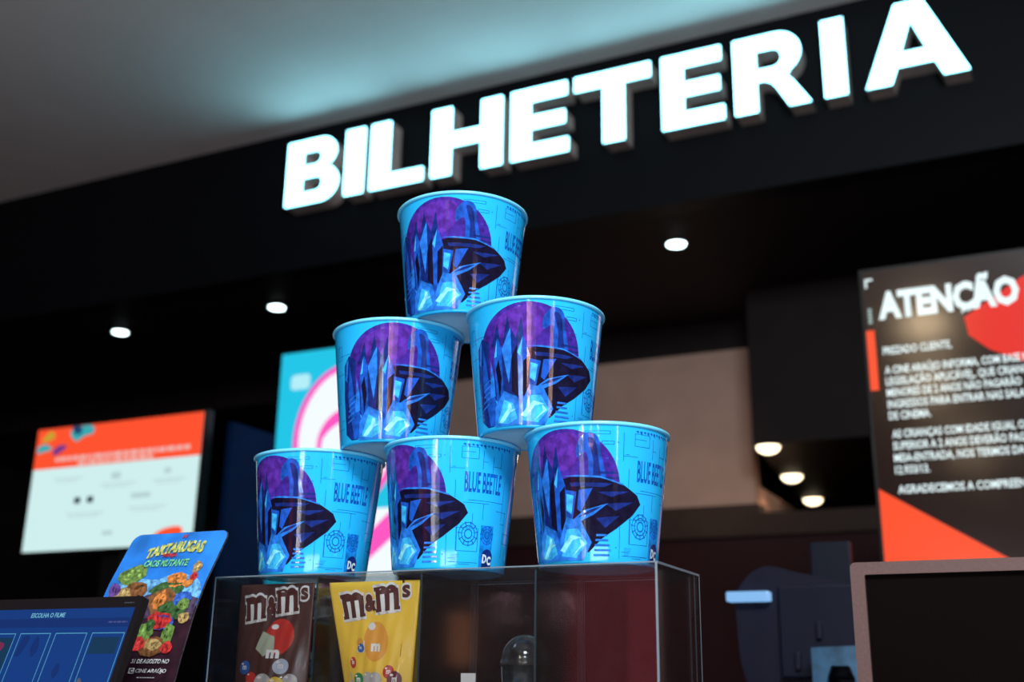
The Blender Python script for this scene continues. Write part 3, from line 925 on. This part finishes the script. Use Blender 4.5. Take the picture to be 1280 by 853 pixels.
    # central cluster of upright shards
    pr('print_crystal', shapes([[(-4.6, 3.0), (-4.9, 9.6), (-4.2, 12.6), (-3.2, 10.2), (-2.9, 3.0)]]), B_blue, 5)
    pr('print_crystal', shapes([[(-3.4, 2.6), (-3.6, 10.8), (-2.2, 13.8), (-1.2, 11.6), (-1.0, 2.6)]]), B_navy, 6)
    pr('print_crystal', shapes([[(-1.6, 2.6), (-1.4, 10.2), (-0.5, 12.6), (0.4, 9.8), (0.2, 2.6)]]), B_blue, 7)
    pr('print_crystal', shapes([[(-3.55, 10.8), (-2.2, 13.7), (-2.1, 9.8), (-2.6, 6.0)]]), B_mid, 7)
    pr('print_crystal', shapes([[(-2.1, 9.6), (-1.3, 11.4), (-1.2, 4.0), (-2.2, 5.0)], [(-0.5, 9.0), (0.35, 9.8), (0.15, 3.6), (-0.6, 4.4)], [(-4.6, 8.2), (-4.1, 9.6), (-3.7, 6.8), (-4.1, 4.2)]]), B_black, 8)
    pr('print_crystal', shapes([[(-0.55, 12.3), (-1.3, 10.2), (-0.9, 9.6)]]), B_cyan, 8)
    pr('print_crystal', shapes([[(-4.25, 12.3), (-4.8, 9.8), (-4.4, 9.9)]]), B_cyan, 8)
    # glowing lower shards
    pr('print_glow', shapes([[(-5.2, 0.4), (-5.0, 3.0), (-3.4, 5.1), (-1.5, 4.2), (-0.9, 2.4), (-1.3, 0.4)], [(-1.4, 0.4), (-0.8, 3.2), (0.4, 5.9), (2.4, 5.2), (3.8, 2.6), (2.6, 0.4)]]), B_mid, 9)
    pr('print_glow', shapes([[(-4.7, 0.8), (-3.4, 3.9), (-2.0, 3.3), (-1.4, 1.3), (-2.8, 0.6)], [(-0.7, 1.0), (0.3, 4.3), (1.9, 4.4), (3.2, 2.5), (1.6, 0.7)]]), B_cyan, 10)
    pr('print_glow', shapes([[(-4.4, 0.9), (-2.9, 2.6), (-1.6, 2.5), (-2.5, 2.1), (-3.7, 0.8)], [(-2.9, 2.5), (-2.7, 3.4), (-2.3, 3.2), (-2.2, 2.5)], [(-0.9, 1.7), (0.9, 3.6), (2.5, 3.2), (1.2, 3.0), (-0.2, 1.4)], [(1.0, 0.9), (2.9, 2.4), (2.1, 3.2), (2.3, 2.3)]]), B_light, 11)
    pr('print_stripe', shapes([rect(4.0 + 0.1 * k, 0.9 + 0.62 * k, 6.4 - 0.18 * abs(k - 1), 1.15 + 0.62 * k) for k in range(5)]), B_mid, 5)
    # blueprint line work
    L = []
    def hl(x0, x1, y, w=0.06): L.append(rect(x0, y - w / 2, x1, y + w / 2))
    def vl(x, y0, y1, w=0.07): L.append(rect(x - w / 2, y0, x + w / 2, y1))
    def fr(x0, y0, x1, y1): hl(x0, x1, y0); hl(x0, x1, y1); vl(x0, y0, y1); vl(x1, y0, y1)
    fr(3.2, 16.3, 6.2, 16.7); fr(5.2, 15.0, 6.7, 15.4); hl(5.6, 6.9, 13.2); hl(6.0, 6.9, 12.9)
    vl(7.9, 12.9, 16.6); hl(7.9, 9.9, 13.6); hl(8.2, 8.7, 13.8); fr(9.4, 15.0, 11.7, 16.6); hl(9.4, 11.2, 15.9)
    vl(12.4, 13.6, 16.2); hl(12.4, 13.1, 14.7); vl(14.0, 12.8, 15.6); hl(14.0, 15.4, 14.2); vl(15.4, 14.0, 16.4)
    vl(9.1, 2.6, 6.0); vl(7.6, 0.6, 4.6); fr(9.0, 2.5, 12.3, 5.6); vl(11.3, 5.6, 7.6); hl(10.5, 16.5, 9.35); hl(9.8, 13.8, 9.0); vl(12.9, 6.8, 9.0)
    vl(8.7, 9.6, 12.0); hl(8.0, 12.5, 1.0); hl(9.5, 11.2, 0.75); hl(7.9, 9.0, 1.5); vl(16.5, 7.0, 12.5); hl(15.2, 17.6, 8.2); vl(17.4, 2.0, 8.2); hl(16.4, 17.6, 6.6)
    for k in range(7): hl(8.3, 9.6 - 0.1 * k, 2.0 - 0.16 * k, 0.03)
    rnd = random.Random(11)
    for k in range(26):
        x = rnd.uniform(17.5, 46); y = rnd.uniform(1, 15.5)
        if k % 3 == 0: fr(x, y, x + rnd.uniform(0.8, 2.6), min(16.8, y + rnd.uniform(0.6, 2.2)))
        elif k % 3 == 1: vl(x, y, min(16.8, y + rnd.uniform(1.5, 5)))
        else: hl(x, x + rnd.uniform(1.2, 3.5), y)
    for k in range(10):
        x = rnd.uniform(-16.5, -8.8); y = rnd.uniform(1, 15.5)
        if k % 2: vl(x, y, min(16.8, y + rnd.uniform(1.5, 4)))
        else: hl(x, min(-8.6, x + rnd.uniform(1.2, 3.5)), y)
    for (x, y) in ((7.2, 15.3), (7.3, 8.9), (7.1, 2.0), (12.9, 12.4)):
        L.append([(x - 0.1, y), (x, y - 0.1), (x + 0.1, y), (x, y + 0.1)])
    for k in range(14):
        x = 9.5 + k * 0.55
        L.append([(x, 16.9), (x + 0.34, 16.7 - 0.25 * (k % 2)), (x + 0.42, 16.95), (x + 0.2, 17.05)])
    pr('print_lines', shapes(L), B_line, 0)['kind'] = 'stuff'
    # tall narrow title, emblem sketches, logo block
    pr('print_title', text_bm('BLUE BEETLE', 1.0, bold=0.02, fit=(9.9, 15.7, 10.4, 13.2)), B_line, 1)
    sk = []
    def ring(cx, cy, r, w): return [circle(cx, cy, r, r * 1.1, 22), circle(cx, cy, r - w, (r - w) * 1.1, 22)[::-1]]
    for cx in (10.8, 13.9):
        rr_ = 1.45 if cx < 12 else 1.15
        sk.append(ring(cx, 4.8, rr_, 0.10)); sk.append(ring(cx, 4.8, rr_ * 0.72, 0.12)); sk.append(ring(cx, 4.8, rr_ * 0.42, 0.14))
        for k in range(11):
            a = 2 * PI * k / 11 + 0.2
            c_, s_ = math.cos(a), math.sin(a)
            sk.append([(cx + rr_ * .4 * c_, 4.8 + rr_ * .4 * s_), (cx + rr_ * 1.05 * c_ - .09 * s_, 4.8 + rr_ * 1.15 * s_ + .09 * c_), (cx + rr_ * 1.05 * c_ + .09 * s_, 4.8 + rr_ * 1.15 * s_ - .09 * c_)])
    pr('print_sketch', shapes(sk), B_line, 1)
    pr('print_band', shapes([rect(12.75, 0.4, 15.0, 6.1)]), pm('print_band_blue', (0.008, 0.20, 0.62)), 0)
    pr('print_logo', shapes([circle(14.2, 1.9, 1.05, 1.05, 30), rect(13.3, 0.4, 15.1, 1.4)]), B_navy, 2)
    bm = text_bm('D', 1.0, bold=0.05, fit=(13.35, 14.15, 1.05, 2.25))
    merge(bm, text_bm('C', 1.0, bold=0.05, fit=(14.2, 15.0, 0.85, 2.05)))
    pr('print_logo_letters', bm, B_white, 3)
    return t

bt = bz1 + 0.0006
spots = [
    ((-1.024, 1.4225, bt), -50, 'glossy blue popcorn bucket at the base, above the brown candy pouches'),
    ((-0.7935, 1.4245, bt), -53, 'glossy blue popcorn bucket in the centre of the base row'),
    ((-0.5665, 1.4230, bt), -30, 'glossy blue popcorn bucket at the base, above the empty case compartments'),
    ((-0.886, 1.412, bt + BH), -5, 'blue popcorn bucket in the second tier, by the pink and cyan poster'),
    ((-0.6555, 1.410, bt + BH), -7, 'blue popcorn bucket in the second tier, by the beige wall panel'),
    ((-0.781, 1.412, bt + 2 * BH), -20, 'blue popcorn bucket crowning the pyramid alone'),
]
proto = build_bucket((0, 0, 0))
for i, (loc, off, lab) in enumerate(spots):
    b = proto if i == 0 else copy_tree(proto)
    b.location = loc
    face = math.atan2(-loc[1], -loc[0])                 # print angle relative to the aisle side
    b.rotation_euler = (0, 0, face + math.radians(off) + PI / 2)
    b['label'] = lab

# ------------------------------------------------------------------ film card on its stand
t = thing('promo_card', (-1.178, 1.215, cz), 'bent glossy film promo card with blue sky and rounded corners', 'card')
ct = Vector(t.location)
cw, chh = 0.181, 0.2405
# side profile of the bent card: (length along card, y, z), upright at the foot and leaning back at the top
CPROF = [(-0.01, 1.2170, 1.2976), (0.0, 1.2193, 1.3073), (0.0285, 1.2260, 1.3350), (0.0917, 1.2441, 1.3956), (0.1404, 1.2623, 1.4407), (0.2228, 1.3021, 1.5129), (0.25, 1.3155, 1.5365)]
def card_pt(x, y, off=0.0):
    y = y - 0.01
    for (s0, y0, z0_), (s1, y1, z1_) in zip(CPROF, CPROF[1:]):
        if y <= s1 or s1 == 0.25:
            k = (y - s0) / (s1 - s0)
            d = Vector((0, y1 - y0, z1_ - z0_)).normalized()
            return Vector((-1.0893 - cw + x, y0 + (y1 - y0) * k - off * d.z, z0_ + (z1_ - z0_) * k + off * d.y)) - ct
def card_add(nm, bm, m, layer, thick=0):
    bmesh.ops.triangulate(bm, faces=bm.faces)
    slice_bm(bm, None, 0.0095)
    for v in bm.verts:
        v.co = card_pt(v.co.x, v.co.y, 0.0003 * layer - v.co.z)
    bm.normal_update()
    if thick:
        bmesh.ops.recalc_face_normals(bm, faces=bm.faces)
    else:
        for f in bm.faces:
            if f.normal.y > 0: f.normal_flip()
    return obj_from_bm(nm, bm, m, t)
def cm(n, c): return mat(n, c, 0.3, noise=0.6, scale=170)
C_sky = mat('card_sky', (0.020, 0.18, 0.62), 0.3, noise=0.3, scale=22)
C_dark = mat('card_maroon', (0.030, 0.010, 0.018), 0.35, noise=0.4, scale=60)
card_add('board', prism_bm([rrect(0, 0, cw, chh, 0.014)], 0.0, 0.0018), cm('card_board', (0.04, 0.03, 0.04)), 0, 1)
card_add('picture_ground', shapes([rrect(0.0008, 0.0008, cw - 0.0008, chh - 0.0008, 0.0135)]), C_dark, 1)
sky = [(0.0008, 0.115), (cw - 0.0008, 0.115)] + [p for p in rrect(0.0008, 0.0008, cw - 0.0008, chh - 0.0008, 0.0135) if p[1] > 0.2]
card_add('picture_sky', shapes([sky]), C_sky, 2)
card_add('picture_cloud', shapes([spline([(0.02, 0.150), (0.05, 0.160), (0.09, 0.158), (0.12, 0.168), (0.150, 0.162), (0.172, 0.15), (0.172, 0.125), (0.08, 0.118), (0.02, 0.12)])]), cm('card_pale_sky', (0.13, 0.36, 0.76)), 3)
card_add('picture_skyline', shapes([[(0.001, 0.100), (0.001, 0.128), (0.02, 0.136), (0.03, 0.124), (0.05, 0.140), (0.075, 0.130), (0.10, 0.138), (0.13, 0.128), (0.15, 0.134), (0.1795, 0.126), (0.1795, 0.095)]]), cm('card_dusk', (0.07, 0.045, 0.09)), 4)
# generic coloured shapes standing in for the poster artwork
CCOL = {'green': (0.13, 0.22, 0.05), 'dark_green': (0.04, 0.10, 0.03), 'orange': (0.55, 0.18, 0.04), 'brown': (0.20, 0.08, 0.03), 'red': (0.50, 0.03, 0.03), 'blue': (0.03, 0.10, 0.42), 'violet': (0.11, 0.05, 0.22), 'tan': (0.40, 0.26, 0.10)}
blobs = [
    ('green', 0.040, 0.165, 0.022, 0.016), ('brown', 0.060, 0.140, 0.022, 0.016), ('tan', 0.034, 0.134, 0.016, 0.012), ('violet', 0.018, 0.142, 0.010, 0.010),
    ('dark_green', 0.118, 0.142, 0.028, 0.010), ('orange', 0.126, 0.157, 0.016, 0.012), ('brown', 0.116, 0.122, 0.022, 0.020), ('orange', 0.112, 0.124, 0.010, 0.014),
    ('tan', 0.154, 0.176, 0.007, 0.010), ('red', 0.156, 0.160, 0.006, 0.007), ('orange', 0.150, 0.150, 0.008, 0.006),
    ('dark_green', 0.140, 0.108, 0.022, 0.016), ('blue', 0.152, 0.126, 0.017, 0.010), ('green', 0.158, 0.118, 0.010, 0.008), ('blue', 0.142, 0.090, 0.008, 0.010), ('tan', 0.166, 0.098, 0.009, 0.008),
    ('violet', 0.128, 0.092, 0.014, 0.010), ('red', 0.124, 0.094, 0.018, 0.012), ('green', 0.104, 0.076, 0.018, 0.012), ('green', 0.147, 0.072, 0.010, 0.016), ('brown', 0.124, 0.058, 0.022, 0.012),
    ('tan', 0.128, 0.060, 0.012, 0.008), ('red', 0.100, 0.060, 0.010, 0.009), ('red', 0.152, 0.056, 0.010, 0.008), ('dark_green', 0.112, 0.088, 0.008, 0.008),
]
rc_ = random.Random(5)
for k, (cn, bx_, by_, rx_, ry_) in enumerate(blobs):
    n_ = 9
    out = [(bx_ + 1.22 * rx_ * rc_.uniform(0.72, 1.1) * math.cos(2 * PI * q / n_), by_ + 1.2 * ry_ * rc_.uniform(0.72, 1.1) * math.sin(2 * PI * q / n_)) for q in range(n_)]
    card_add('picture_shape', shapes([out]), cm('card_' + cn, CCOL[cn]), 5 + k * 0.15)
    flecks = []
    for q in range(5):
        fx, fy = bx_ + rx_ * rc_.uniform(-0.6, 0.6), by_ + ry_ * rc_.uniform(-0.6, 0.6)
        a = rc_.uniform(0, PI)
        l_, w_ = rx_ * rc_.uniform(0.15, 0.4), ry_ * rc_.uniform(0.08, 0.25)
        flecks.append([(fx + l_ * math.cos(a), fy + l_ * math.sin(a)), (fx - w_ * math.sin(a), fy + w_ * math.cos(a)), (fx - l_ * math.cos(a), fy - l_ * math.sin(a)), (fx + w_ * math.sin(a), fy - w_ * math.cos(a))])
    f_ = 0.35 if k % 2 else 1.9
    card_add('picture_fleck', shapes(flecks), cm('card_fleck_%s_%d' % (cn, k % 2), tuple(min(0.9, c_ * f_) for c_ in CCOL[cn])), 5.1 + k * 0.15)['kind'] = 'stuff'
C_title = cm('card_title', (0.42, 0.44, 0.10)); C_lime = cm('card_lime', (0.14, 0.48, 0.22)); C_rw = cm('card_white', (0.75, 0.72, 0.74)); red_ = MATS['card_red']
bm = text_bm('TARTARUGAS', 1.0, bold=0.06, fit=(0.046, 0.150, 0.2000, 0.2200))
for v in bm.verts:
    u = (v.co.x - 0.098) / 0.052
    v.co.y += 0.006 * (1 - u * u) - 0.004 + (0.004 * u if v.co.y < 0.208 else 0.005 * u)
card_add('title', bm, C_title, 10)
card_add('title', text_bm('AS', 1.0, bold=0.04, fit=(0.099, 0.108, 0.2285, 0.2345)), red_, 10)
card_add('title', text_bm('NINJA', 1.0, bold=0.05, fit=(0.079, 0.106, 0.1935, 0.2020)), red_, 10)
card_add('title', text_bm('CAOS MUTANTE', 1.0, bold=0.04, fit=(0.052, 0.134, 0.1785, 0.1905)), C_lime, 10)
card_add('date_line', text_bm('31 DE AGOSTO NO', 1.0, bold=0.03, shear=0.2, fit=(0.0985, 0.1650, 0.0335, 0.0395)), C_rw, 10)
card_add('cinema_line', text_bm('CINE ARAÚJO', 1.0, bold=0.02, shear=0.15, fit=(0.1105, 0.1645, 0.0195, 0.0275)), C_rw, 10)
card_add('cinema_logo', shapes([rrect(0.0980, 0.0195, 0.1085, 0.0275, 0.0012)]), C_rw, 10)
card_add('cinema_logo', text_bm('C', 1.0, bold=0.06, fit=(0.1005, 0.1062, 0.0207, 0.0263)), C_dark, 11)
card_add('small_print', shapes(dashes(0.0145, 0.116, 0.147, 0.0012, 0.002, 0.006, 0.001)), C_rw, 10)['kind'] = 'stuff'
bm = bmesh.new()
add_box(bm, -0.05, 0.05, -0.005, 0.075, 0.0, 0.004)
add_box(bm, -0.04, 0.04, 0.004, 0.008, 0.002, 0.104)
obj_from_bm('stand', bm, M_darkplastic, t)

# ------------------------------------------------------------------ self-service monitor showing the film menu
t = thing('ticket_monitor', (-1.27, 1.13, cz), 'tilted black monitor showing a blue film menu', 'monitor')
mt = Vector(t.location)
MT = math.radians(18.0)
mwid, mlen = 0.42, 0.205
mbase = Vector((-1.0765 - mwid, 1.1347 - mlen * math.sin(MT), 1.4123 - mlen * math.cos(MT)))
def mon_pt(x, y, off=0.0):
    return mbase + Vector((x, y * math.sin(MT) - off * math.cos(MT), y * math.cos(MT) + off * math.sin(MT))) - mt
def mon_add(nm, bm, m, off, solid=False):
    for v in bm.verts:
        v.co = mon_pt(v.co.x, v.co.y, off + v.co.z)
    bm.normal_update()
    if solid:
        bmesh.ops.recalc_face_normals(bm, faces=bm.faces)
    else:
        for f in bm.faces:
            if f.normal.y > 0: f.normal_flip()
    return obj_from_bm(nm, bm, m, t)
mon_add('housing', prism_bm([rrect(0, 0, mwid, mlen, 0.004)], -0.010, 0.0), mat('monitor_black', (0.006, 0.004, 0.005), 0.5, spec=0.25, bump=0.08, scale=400), 0, True)
S_bg = glow('menu_blue', (0.004, 0.075, 0.40), 0.5); S_dark = glow('menu_dark_blue', (0.004, 0.045, 0.27), 0.55); S_head = glow('menu_header_blue', (0.005, 0.075, 0.40), 0.5)
S_line = glow('menu_line', (0.12, 0.45, 0.72), 0.7); S_text = glow('menu_text', (0.20, 0.55, 0.75), 0.8); S_card = glow('menu_card_blue', (0.004, 0.07, 0.38), 0.55)
sx0, sx1, sy0, sy1 = 0.012, mwid - 0.0095, 0.012, mlen - 0.0155
mon_add('screen', shapes([rect(sx0, sy0, sx1, sy1)]), S_bg, 0.0004)
mon_add('header', shapes([rect(sx0, sy1 - 0.0135, sx1, sy1)]), S_head, 0.0008)
mon_add('header_bar', shapes([rect(sx0, sy1 - 0.0255, sx1, sy1 - 0.0135)]), S_dark, 0.0008)
hx = sx1
bm = text_bm('ESCOLHA O FILME', 1.0, bold=0.02, fit=(hx - 0.1785, hx - 0.117, sy1 - 0.0120, sy1 - 0.0055))
mon_add('menu_text', bm, S_text, 0.0012)
mon_add('menu_text', shapes(dashes(sy1 - 0.0195, hx - 0.036, hx - 0.004, 0.0022, 0.004, 0.009, 0.0014)), S_head if False else glow('menu_dim_text', (0.10, 0.12, 0.40), 0.6), 0.0012)
fw, gap = 0.0555, 0.0085
ft = sy1 - 0.0335
for k in range(7):
    a1 = hx - 0.0015 - k * (fw + gap); a0 = a1 - fw
    if a0 < sx0: break
    lw = 0.0011
    f_ = mon_add('film_card', shapes([rect(a0, sy0 + 0.02, a1, ft)]), S_card, 0.0010)
    mon_add('film_frame', shapes([[rect(a0, sy0 + 0.02, a1, ft), rect(a0 + lw, sy0 + 0.02 + lw, a1 - lw, ft - lw)[::-1]]]), S_line, 0.0014)
    if k == 0:
        mon_add('film_art', shapes([rect(a0 + 0.004, ft - 0.028, a1 - 0.006, ft - 0.006)]), glow('menu_art_teal', (0.004, 0.055, 0.14), 0.6), 0.0014)
        mon_add('film_art', shapes([spline([(a0 + 0.002, ft - 0.085), (a0 + 0.004, ft - 0.060), (a0 + 0.012, ft - 0.066), (a0 + 0.014, ft - 0.09)])]), glow('menu_art_mix', (0.14, 0.16, 0.22), 0.6), 0.0016)
        mon_add('film_art', shapes([rect(a0 + 0.004, ft - 0.082, a0 + 0.020, ft - 0.078), rect(a0 + 0.026, ft - 0.082, a0 + 0.040, ft - 0.078)]), S_text, 0.0018)
    elif k == 1:
        mon_add('film_art', shapes([spline([(a0 + 0.018, ft - 0.052), (a0 + 0.024, ft - 0.040), (a0 + 0.030, ft - 0.05), (a0 + 0.025, ft - 0.060)])]), S_dark, 0.0014)
    elif k == 2:
        mon_add('film_art', shapes([spline([(a0 + 0.004, ft - 0.030), (a0 + 0.008, ft - 0.006), (a0 + 0.020, ft - 0.006), (a0 + 0.014, ft - 0.028)]), spline([(a0 + 0.028, ft - 0.02), (a0 + 0.034, ft - 0.004), (a0 + 0.042, ft - 0.02), (a0 + 0.036, ft - 0.032)])]), S_dark, 0.0014)
    elif k == 3:
        mon_add('film_art', shapes([rect(a0 + 0.002, ft - 0.06, a1 - 0.002, ft - 0.006)]), glow('menu_art_teal', (0.004, 0.055, 0.14), 0.6), 0.0014)
        mon_add('film_art', shapes([spline([(a0 + 0.020, ft - 0.022), (a0 + 0.030, ft - 0.012), (a0 + 0.042, ft - 0.016), (a0 + 0.036, ft - 0.026)])]), glow('menu_art_red', (0.30, 0.03, 0.12), 0.6), 0.0018)
mon_add('brand_mark', shapes(dashes(mlen - 0.009, mwid - 0.030, mwid - 0.013, 0.0016, 0.002, 0.005, 0.0008)), mat('faint_grey_print', (0.05, 0.05, 0.06), 0.4), 0.0006)
bm = bmesh.new()
add_box(bm, -0.19, -0.02, -0.05, 0.08, 0.0, 0.006, 0.002)
add_box(bm, -0.13, -0.07, 0.000, 0.012, 0.004, 0.10)
obj_from_bm('stand', bm, M_darkplastic, t)

# ------------------------------------------------------------------ dark monitor by the notice
t = thing('desk_monitor', (-0.04, 1.82, cz), 'switched off monitor with a dull brown frame below the notice screen', 'monitor')
M_mfr = mat('brown_grey_frame', (0.125, 0.066, 0.060), 0.5, spec=0.3, noise=0.1, scale=200, bump=0.1)
M_off = mat('dark_screen', (0.0035, 0.0015, 0.0014), 0.6, spec=0.03, noise=0.1, scale=5)
x0, x1, z0, z1 = -0.3055 + 0.04, 0.24, 0.025, 1.4975 - cz
fwid = 0.0205
bm = prism_bm([rrect(x0, z0, x1, z1, 0.008), rrect(x0 + fwid, z0 + fwid, x1 - fwid, z1 - fwid * 0.9, 0.003)[::-1]], 0.0, 0.030)
for v in bm.verts: v.co = Vector((v.co.x, -0.02 + 0.03 - v.co.z, v.co.y))
bmesh.ops.recalc_face_normals(bm, faces=bm.faces)
obj_from_bm('frame', bm, M_mfr, t)
box('screen', x0 + fwid, x1 - fwid, -0.010, -0.006, z0 + fwid, z1 - fwid * 0.9, M_off, t)
box('back_shell', x0 + 0.01, x1 - 0.01, 0.0101, 0.035, z0 + 0.01, z1 - 0.01, M_darkplastic, t, 0.006)
bm = bmesh.new()
add_box(bm, -0.10, 0.10, -0.06, 0.10, 0.0, 0.008, 0.002)
add_box(bm, -0.025, 0.025, 0.036, 0.052, 0.006, 0.16)
obj_from_bm('stand', bm, M_darkplastic, t)

# ------------------------------------------------------------------ ticket-desk equipment in the dark
M_reg = mat('navy_shell', (0.005, 0.0055, 0.017), 0.5, spec=0.2, noise=0.15, scale=15)
M_reg2 = mat('navy_dark_shell', (0.003, 0.005, 0.016), 0.5, spec=0.2)
zt = 1.14
t = thing('cash_terminal', (-0.62, 2.66, zt), 'dark blue rounded cash terminal with a glowing light bar', 'terminal')
prof2 = spline([(-0.055, 0.17), (-0.085, 0.34), (-0.075, 0.40), (-0.02, 0.445), (0.06, 0.43), (0.20, 0.39), (0.235, 0.33), (0.235, 0.16), (0.10, 0.10)], 5)
bm = prism_bm([prof2], 0.0, 0.14)
for v in bm.verts: v.co = Vector((v.co.x, -0.04 + v.co.z, v.co.y))
bmesh.ops.recalc_face_normals(bm, faces=bm.faces)
obj_from_bm('shell', bm, M_reg, t)
box('light_bar', -0.098, 0.000, -0.075, -0.043, 0.366, 0.388, glow('terminal_light', (0.24, 0.50, 0.88), 1.0), t, 0.004)
box('keypad', 0.015, 0.20, -0.060, -0.041, 0.20, 0.40, M_reg2, t, 0.006)
box('foot', -0.03, 0.20, -0.02, 0.08, 0.0, 0.16, M_reg2, t, 0.01)
for k, (a, b) in enumerate(((0.105, 0.30), (0.055, 0.235), (0.165, 0.225))):
    box('knob', a - 0.006, a + 0.006, -0.072, -0.059, b - 0.018, b + 0.02, M_reg, t, 0.003)
t = thing('customer_display', (-0.530, 2.86, zt), 'small dark blue upright display panel behind the cash terminal', 'display')
box('panel', -0.047, 0.050, -0.01, 0.02, 0.36, 0.525, mat('display_navy', (0.002, 0.005, 0.015), 0.5, spec=0.2), t, 0.004)
box('pole', -0.010, 0.010, 0.0, 0.018, 0.01, 0.37, M_reg2, t, 0.003)
box('foot', -0.05, 0.05, -0.04, 0.06, 0.0, 0.012, M_reg2, t, 0.003)
t = thing('arch_holder', (-0.478, 2.52, zt), 'glossy blue arched leaflet holder in front of the terminal', 'holder')
bm = prism_bm([[(-0.042, 0.0), (-0.042, 0.262), (0.058, 0.266), (0.070, 0.23), (0.070, 0.0), (0.045, 0.0), (0.045, 0.20), (0.035, 0.225), (-0.002, 0.225), (-0.012, 0.20), (-0.012, 0.0)]], 0.0, 0.02)
for v in bm.verts: v.co = Vector((v.co.x, v.co.z, v.co.y))
bmesh.ops.recalc_face_normals(bm, faces=bm.faces)
obj_from_bm('arch', bm, mat('holder_blue', (0.025, 0.09, 0.17), 0.3, noise=0.5, scale=25), t)
box('foot', -0.045, 0.073, -0.02, 0.04, 0.0, 0.006, M_reg2, t)
